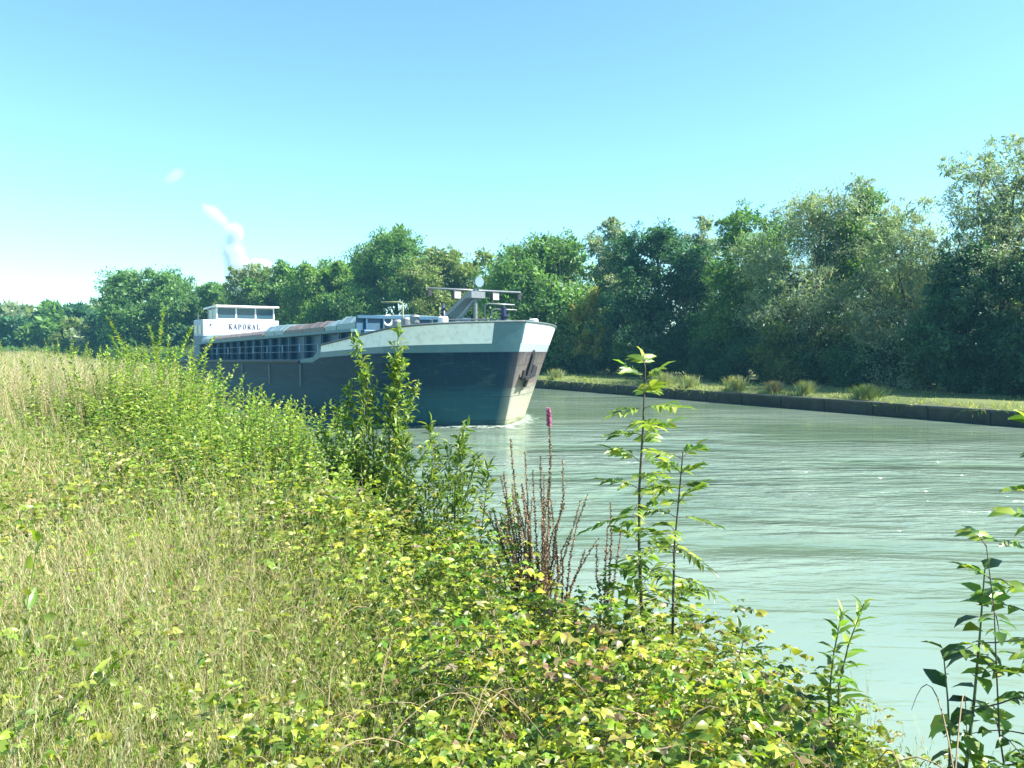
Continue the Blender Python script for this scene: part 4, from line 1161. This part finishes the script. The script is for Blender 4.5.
# ash sapling: pinnate leaves
def pinnate(name, x, y, stems, label, cols, leaflet=.065, pairs=5, rach=.24, per=9, group=None, stemcol='bark', cat='sapling', lw=.36, start=.3):
    z = gz(x, y); root = empty(name, (x, y, z-.03)); tag(root, label, cat, group)
    mb = MB(); P=[]; D=[]; Nn=[]; S=[]
    for (dx, dy, lx, ly, h, r0) in stems:
        k = 7; wv = rng.normal(0, .012, (k, 2)).cumsum(0)
        pts = np.array([[dx+lx*t+wv[i, 0], dy+ly*t+wv[i, 1], h*t] for i, t in enumerate(np.linspace(0, 1, k))])
        mb.tube(pts, [r0*(1-.7*i/(k-1)) for i in range(k)], 6, cap=False)
        nlv = int(per*h*1.6)
        for q in range(nlv):
            t = start+(1-start)*(q//2*2)/max(1, nlv-1); t = min(1, t)
            f = t*(k-1); i0 = min(int(f), k-2); c = pts[i0]+(pts[i0+1]-pts[i0])*(f-i0)
            az = (q//2)*1.57+(q % 2)*math.pi+rng.uniform(-.6, .6)
            el = rng.normal(.3, .25)+.7*max(0, t-.8)*5*.6+rng.uniform(-.15, .25)
            rl = rach*rng.uniform(.7, 1.15)*(1-.35*max(0, t-.7)/.3)
            d = np.array([math.cos(az)*math.cos(el), math.sin(az)*math.cos(el), math.sin(el)])
            rp = [c+d*rl*u+np.array([0, 0, -.38*rl*u*u]) for u in (0, .35, .7, 1)]
            mb.tube(rp, [.0025, .002, .0016, .001], 4, cap=False)
            rp = np.array(rp)
            side = norm(np.cross(d, [0, 0, 1]))
            upn = np.cross(side, d)
            for pi in range(pairs):
                u = .3+.6*pi/(pairs-1); cc = np.array([np.interp(u, (0, .35, .7, 1), rp[:, m_]) for m_ in range(3)])
                for sg in (1, -1):
                    P.append(cc); D.append(side*sg+d*.55+np.array([0, 0, -.25+rng.normal(0, .15)])); Nn.append(upn+rng.normal(size=3)*.25)
                    S.append(leaflet*rng.uniform(.75, 1.15)*(1-.25*abs(u-.6)*2))
            P.append(rp[-1]); D.append(d+np.array([0, 0, -.3])); Nn.append(upn+rng.normal(size=3)*.2); S.append(leaflet*1.05)
    mb.build('stem', M[stemcol], root)
    S = np.array(S)
    leaves('leaf_cover', T_LEAF, np.array(P), np.array(D), np.array(Nn), S, S*lw, pick(cols, len(P), .15), M['leaf'], root)
    return root
ASH = [(.16,.27,.04),(.24,.34,.05),(.32,.38,.07),(.12,.21,.035)]
x, y = near_spot(646, 2.7)
pinnate('ash_sapling', x, y, [(0,0,.04,0,1.80,.012)], 'slender ash sapling with feathery leaves reaching highest above the water', ASH, leaflet=.095, rach=.22, per=15, start=.2, lw=.44)
x, y = near_spot(673, 2.6)
pinnate('ash_sapling', x, y, [(0,0,.04,0,1.34,.009)], 'shorter ash sapling leaning beside the tall one on its right', ASH+MG, leaflet=.08, rach=.20, per=14, start=.25)
x, y = near_spot(624, 2.62)
shoots('young_shrub', x, y, bush_specs(16, .40, .66), DG+MG, 'dark leafy young shrub at the foot of the ash saplings', 'shrub', leaf=.10, lw=.5, per=40)
x, y = near_spot(720, 2.55)
pinnate('ash_sapling', x, y, [(0,0,.16,.02,.48,.007),(.0,0,.08,.02,.36,.006)], 'small low ash sapling at the water edge below the taller ones', MG, leaflet=.06, rach=.17, per=26, pairs=6, start=.3)
x, y = near_spot(858, 2.52)
shoots('willow_sapling', x, y, [(-.02,0,-.01,0,.76),(.03,.02,.03,0,.78),(.0,.0,.02,0,.4)], [(.16,.27,.04),(.10,.19,.03),(.24,.34,.05)], 'two stemmed willow sapling standing alone before the water at the right', 'sapling', leaf=.11, lw=.36, per=62, up=.5, leafless=.15)
# right edge plants
x, y = near_spot(962, 2.35)
shoots('dogwood_shrub', x, y, [(.0,0,.08,0,1.0),(-.02,.03,.0,0,.75)], DG+MG+[(.16,.27,.04),(.32,.32,.04)], 'dark leaved shoot near the lower right corner', 'shrub', leaf=.10, lw=.64, per=26, droop=.9, up=.1, leafless=.1, taper=.2)
x, y = near_spot(1052, 2.5)
pinnate('rose_shrub', x, y, [(0,0,-.06,0,1.50,.009),(0,0,-.20,.0,1.12,.004),(.05,0,.05,0,1.2,.005)], 'arching rose shrub cut by the right edge of the photo', [(.07,.15,.03),(.14,.24,.04),(.24,.33,.05)], leaflet=.06, rach=.14, per=11, pairs=3, lw=.66, start=.25, cat='shrub')
# twigs at the lower left
def twig(name, base, pts, label, leaf=.07, n=16, cols=MG, lw=.5):
    root = empty(name, base); tag(root, label, 'twig')
    mb = MB(); pts = np.array(pts, float); k = len(pts)
    mb.tube(pts, list(np.linspace(.0035, .0012, k)), 6, cap=False); mb.build('stem', M['stem'], root)
    P=[]; D=[]; Nn=[]; S=[]
    for q in range(n):
        t = .1+.9*q/(n-1); f = t*(k-1); i0 = min(int(f), k-2); c = pts[i0]+(pts[i0+1]-pts[i0])*(f-i0); ax = norm(pts[i0+1]-pts[i0])
        sd = norm(np.cross(ax, [0, 0, 1]))*(1 if q % 2 else -1)
        P.append(c); D.append(sd*.7+ax*.7+np.array([0,0,rng.uniform(-.1,.7)])); Nn.append(np.array([0,0,1.])+rng.normal(size=3)*.35); S.append(leaf*rng.uniform(.7, 1.2))
    S = np.array(S); leaves('leaf_cover', T_LEAF, np.array(P), np.array(D), np.array(Nn), S, S*lw, pick(cols, n, .2), M['leaf'], root)
x, y = -1.95, 2.35
twig('bramble_shoot', (x, y, gz(x, y)), [(0,0,.1),(.18,0,.28),(.36,.03,.37),(.54,.06,.43),(.68,.08,.55)], 'arching leafy twig in the lower left corner', n=20, leaf=.075)
x, y = -1.9, 2.9
twig('bramble_shoot', (x, y, gz(x, y)), [(0,0,0),(.02,0,.3),(.05,0,.6),(.10,0,.85)], 'single leafy twig at the left edge halfway down', n=14, leaf=.085, cols=YG)
x, y = -1.55, 2.6
twig('bramble_shoot', (x, y, gz(x, y)), [(0,0,0),(-.02,0,.25),(.05,0,.42),(.14,0,.5)], 'short leafy twig above the arching one at the lower left', n=12, leaf=.07, cols=YG)

# ------------------------------------------------------------------ ground cover on the near bank
def polar(n, r0, r1, a0=-52, a1=48, pw=1.0):
    r = r0*(r1/r0)**(rng.random(n)**pw)
    a = np.radians(rng.uniform(a0, a1, n))
    return np.sin(a)*r, np.cos(a)*r, r
def pcoord(x, y): return x*N_[0]+y*N_[1]

# bramble and creeper leaves (three leaflets each)
n = 84000
x, y, r = polar(n, 1.5, 16)
p = pcoord(x, y); t = x*U[0]+y*U[1]
den = vnoise(x*1.3, y*1.3, 21)
prob = np.clip((p-.35+(den-.5)*2.2)/1.0, .12, 1)*np.clip((4.1-p)/.7, 0, 1)*np.clip(1.2-(r-6)/14, .3, 1)
k = rng.random(n) < prob
x, y, r, p, den = x[k], y[k], r[k], p[k], den[k]; n = len(x)
mound = np.interp(t[k], [1.5, 3, 6.5, 9], [1, 1.35, 1.35, 1])*(.10+.26*vnoise(x*1.7, y*1.7, 31)+.34*vnoise(x*4.5, y*4.5, 33)**1.5)
z = ground_z(x, y)+mound*np.power(rng.random(n), .6)*np.clip(.5+(p+2)/3, .4, 1.05)
P0 = np.column_stack([x, y, z])
sz = (.018+.040*rng.random(n)**1.8)*np.clip(r/4, .9, 2.0)**.6
cdry = rng.random(n)
base = pick([(.25,.34,.035),(.35,.40,.045),(.19,.29,.03),(.36,.38,.06),(.10,.19,.02),(.05,.11,.015)], n, .26)
dry = pick([(.22,.15,.08),(.34,.28,.17),(.36,.34,.08)], n, .2)
patchd = vnoise(x*2.2, y*2.2, 41)
isdry = cdry < .06+.25*(patchd > .66)
base = np.where(isdry[:, None], dry, base)
olive = np.clip((vnoise(x*.8, y*.8, 91)-.35)*2.2+(r-4.5)*.16, 0, .8)[:, None]
base = base*(1-olive)+(base*.35+np.array([.15, .165, .05]))*olive
az = rng.uniform(0, 6.28, n); 
fw = np.column_stack([np.cos(az), np.sin(az), rng.uniform(-.5, .3, n)])
upv = np.array([0, 0, 1.])+rng.normal(size=(n, 3))*.65
parts = []
for da, ks in ((0, 1.0), (1.15, .8), (-1.15, .8)):
    c, s_ = math.cos(da), math.sin(da)
    D = np.column_stack([fw[:, 0]*c-fw[:, 1]*s_, fw[:, 0]*s_+fw[:, 1]*c, fw[:, 2]])
    parts.append((T_LEAF, P0, D, upv+rng.normal(size=(n, 3))*.15, sz*ks, sz*ks*.72, base*rng.normal(1, .12, (n, 1))))
o = merge_leaves('bramble_cover', parts, M['leaf'])
tag(o, 'low tangle of yellow green bramble leaves covering the bank', 'bramble', kind='stuff')
print('bramble', n)

mb = MB()
for q_ in range(520):
    xx, yy, r_ = polar(1, 1.8, 10, -45, 45); xx, yy = float(xx[0]), float(yy[0])
    if not .2 < pcoord(xx, yy) < 2.0: continue
    a_ = rng.uniform(0, 6.28); L_ = rng.uniform(.25, .8); h_ = rng.uniform(.22, .55); z_ = gz(xx, yy)
    mb.tube([(xx+math.cos(a_)*L_*u, yy+math.sin(a_)*L_*u, z_+h_*math.sin(2.4*u+.15)+.03*math.sin(5*u+q_)) for u in np.linspace(0, 1, 12)], list(np.linspace(.0028, .0010, 12)), 4, cap=False)
M['cane'] = paint('dry_cane', (.20, .15, .08), .8, var=.5, scale=9, bump=0)
tag(mb.build('bramble_canes', M['cane']), 'thin brown bramble canes arching through the leaves', 'bramble', kind='stuff')

# grasses: green
def grassfield(name, n, r0, r1, tmpl, hlo, hhi, wid, cols, pr, label, lean=.35, seed=0, mat='grass', zoff=0, hpatch=.5):
    x, y, r = polar(n, r0, r1, -54, 40)
    p = pcoord(x, y); den = vnoise(x*.9, y*.9, seed)
    k = (rng.random(n) < pr(p, r, den)) & (near_dist(x, y) > .4)
    x, y, r, p, den = x[k], y[k], r[k], p[k], den[k]; n = len(x)
    P = np.column_stack([x, y, ground_z(x, y)-.02+zoff])
    az = rng.uniform(0, 6.28, n)
    D = np.column_stack([np.cos(az)*lean, np.sin(az)*lean, np.ones(n)])+rand_dir(n)*.12
    Nn = np.column_stack([np.cos(az), np.sin(az), np.zeros(n)])+rand_dir(n)*.4
    H = rng.uniform(hlo, hhi, n)*(1-hpatch/2+hpatch*vnoise(x*.7, y*.7, seed+3))*np.clip(.45+r/8, .5, 1.15)
    o = leaves(name, tmpl, P, D, Nn, H, wid*np.clip(r/3.5, .8, 7)**.75, pick(cols, n, .18), M[mat])
    tag(o, label, 'grass', kind='stuff'); print(name, n)
grassfield('green_grass', 260000, 1.5, 60, T_BLADE, .14, .42, .0055, [(.16,.25,.04),(.21,.30,.05),(.28,.33,.08),(.11,.18,.03)],
           lambda p, r, d: np.clip(1.0-(p-.6)*.5, .12, 1)*np.clip(.5+p*.45, .42, 1), 'green grass blades mixed through the bank growth', .5, 51)
grassfield('dry_grass', 200000, 1.6, 70, T_BLADE, .18, .50, .0030, [(.56,.50,.28),(.62,.55,.34),(.44,.38,.20),(.34,.38,.12),(.56,.48,.30)],
           lambda p, r, d: np.clip((2.2-p)/1.5, .08, 1)*np.clip(d*1.6, .25, 1), 'dry straw coloured grass on the left of the bank', .45, 61)
grassfield('seeding_grass', 48000, 2.0, 70, T_SEED, .34, .74, .0048, [(.50,.45,.28),(.46,.35,.25),(.56,.50,.34),(.30,.36,.12),(.26,.34,.08)],
           lambda p, r, d: np.clip((2.1-p)/1.5, .07, 1)*np.clip(d*1.8-.2, .1, 1), 'feathery pale seed heads of tall grass on the bank', .3, 71, hpatch=.7)
# small herb leaves through the left of the bank
n = 110000
x, y, r = polar(n, 1.6, 30, -54, 30)
p = pcoord(x, y); d_ = vnoise(x*1.5, y*1.5, 81)
k = (rng.random(n) < np.clip(1.4-p*.3, .2, 1)*np.clip(d_*2.2-.35, .05, 1)) & (p < 3.2)
x, y, r = x[k], y[k], r[k]; n = len(x)
P = np.column_stack([x, y, ground_z(x, y)+rng.random(n)**.6*.34])
S = rng.uniform(.018, .04, n)*np.clip(r/4, .9, 3)**.7
o = leaves('herb_cover', T_LEAF, P, rand_dir(n)+np.array([0,0,.3]), rand_dir(n)*.6+np.array([0,0,.8]), S, S*.6, pick([(.15,.23,.03),(.2,.27,.04),(.10,.17,.02),(.26,.28,.06)], n, .2), M['leaf'])
tag(o, 'small leafy herbs growing through the grass of the bank', 'herbs', kind='stuff')
# tall reeds and seed grass on the distant part of the near bank
n = 14000
tt = rng.uniform(14, 46, n); pp = rng.uniform(-1.5, 3.3, n)
q = tt[:, None]*U+pp[:, None]*N_
keep = near_dist(q[:, 0], q[:, 1]) > .6; q = q[keep]; n = len(q)
P = np.column_stack([q, ground_z(q[:, 0], q[:, 1])])
o = leaves('tall_seed_grass', T_SEED, P, rand_dir(n)*.25+np.array([0,0,1.]), rand_dir(n), rng.uniform(.85, 1.35, n), .035, pick([(.54,.42,.33),(.50,.44,.26),(.26,.32,.10),(.40,.40,.18),(.28,.34,.10),(.52,.46,.32)], n), M['grass'])
tag(o, 'tall pinkish seed grass at the far end of the near bank', 'grass', kind='stuff')

# ------------------------------------------------------------------ steam and clouds (outside the haze)
def steam_mat(name, dens, seed, sc):
    m = bpy.data.materials.new(name); m.use_nodes = True; nt = m.node_tree; nd = nt.nodes; ln = nt.links
    nd.remove(nd['Principled BSDF'])
    pv = nd.new('ShaderNodeVolumePrincipled'); pv.inputs['Color'].default_value = (.86, .96, 1, 1); pv.inputs['Anisotropy'].default_value = .2
    tc = nd.new('ShaderNodeTexCoord')
    no = nd.new('ShaderNodeTexNoise'); no.inputs['Scale'].default_value = sc; no.inputs['Detail'].default_value = 5; no.noise_dimensions = '4D'; no.inputs['W'].default_value = seed
    ln.new(tc.outputs['Object'], no.inputs['Vector'])
    le = nd.new('ShaderNodeVectorMath'); le.operation = 'LENGTH'; ln.new(tc.outputs['Object'], le.inputs[0])
    fa = nd.new('ShaderNodeMapRange'); fa.inputs['From Min'].default_value = 1; fa.inputs['From Max'].default_value = .2; ln.new(le.outputs['Value'], fa.inputs['Value'])
    ad = nd.new('ShaderNodeMath'); ad.operation = 'ADD'; ln.new(no.outputs[0], ad.inputs[0]); ln.new(fa.outputs[0], ad.inputs[1])
    mr = nd.new('ShaderNodeMapRange'); mr.inputs['From Min'].default_value = .72; mr.inputs['From Max'].default_value = 1.35; mr.inputs['To Max'].default_value = dens
    ln.new(ad.outputs[0], mr.inputs['Value']); ln.new(mr.outputs[0], pv.inputs['Density'])
    ln.new(pv.outputs[0], nd['Material Output'].inputs['Volume'])
    return m
import bmesh
def puff(name, px, py, wpx, hpx, rot, dens, parent=None, Y=900., seed=0):
    bm = bmesh.new(); bmesh.ops.create_icosphere(bm, subdivisions=3, radius=1.0)
    me = bpy.data.meshes.new(name); bm.to_mesh(me); bm.free()
    me.materials.append(steam_mat('steam', dens, seed, 2.2))
    o = bpy.data.objects.new(name, me); link(o, parent)
    o.location = ((px-512)/F*Y, Y, EYE+(HOR-py)/F*Y); o.scale = (wpx/F*Y/2, wpx/F*Y/2, hpx/F*Y/2); o.rotation_euler = (0, R(rot), 0)
    return o
pl = empty('steam_plume', (0, 0, 0)); tag(pl, 'white steam plume drifting up behind the trees left of centre', 'steam plume')
for i, (px, py, w_, h_, rt) in enumerate([(252, 290, 52, 62, -20), (240, 268, 36, 66, -14), (233, 250, 24, 36, 0), (236, 234, 26, 28, 30), (262, 276, 50, 44, 0), (274, 286, 44, 46, 0)]):
    puff('steam_puff', px, py, w_, h_, rt, .17, pl, seed=i*3.1)
o = puff('steam_cloud', 218, 217, 19, 42, -50, .14, seed=9); tag(o, 'slanted white wisp just above the steam plume', 'cloud')
o = puff('steam_cloud', 178, 179, 16, 34, 52, .05, seed=12); tag(o, 'faint small wisp highest in the sky at left', 'cloud')

# ------------------------------------------------------------------ haze
hz = MB(); hz.box(-420, 260, -60, 330, -3.4, 42)
m = bpy.data.materials.new('haze_air'); m.use_nodes = True; nd = m.node_tree.nodes; nd.remove(nd['Principled BSDF'])
pv = nd.new('ShaderNodeVolumePrincipled'); pv.inputs['Color'].default_value = (.25, .66, 1, 1); pv.inputs['Density'].default_value = .0004; pv.inputs['Anisotropy'].default_value = .1
m.node_tree.links.new(pv.outputs[0], nd['Material Output'].inputs['Volume'])
ho = hz.build('haze', m); tag(ho, 'thin bluish summer haze over the canal', kind='stuff')
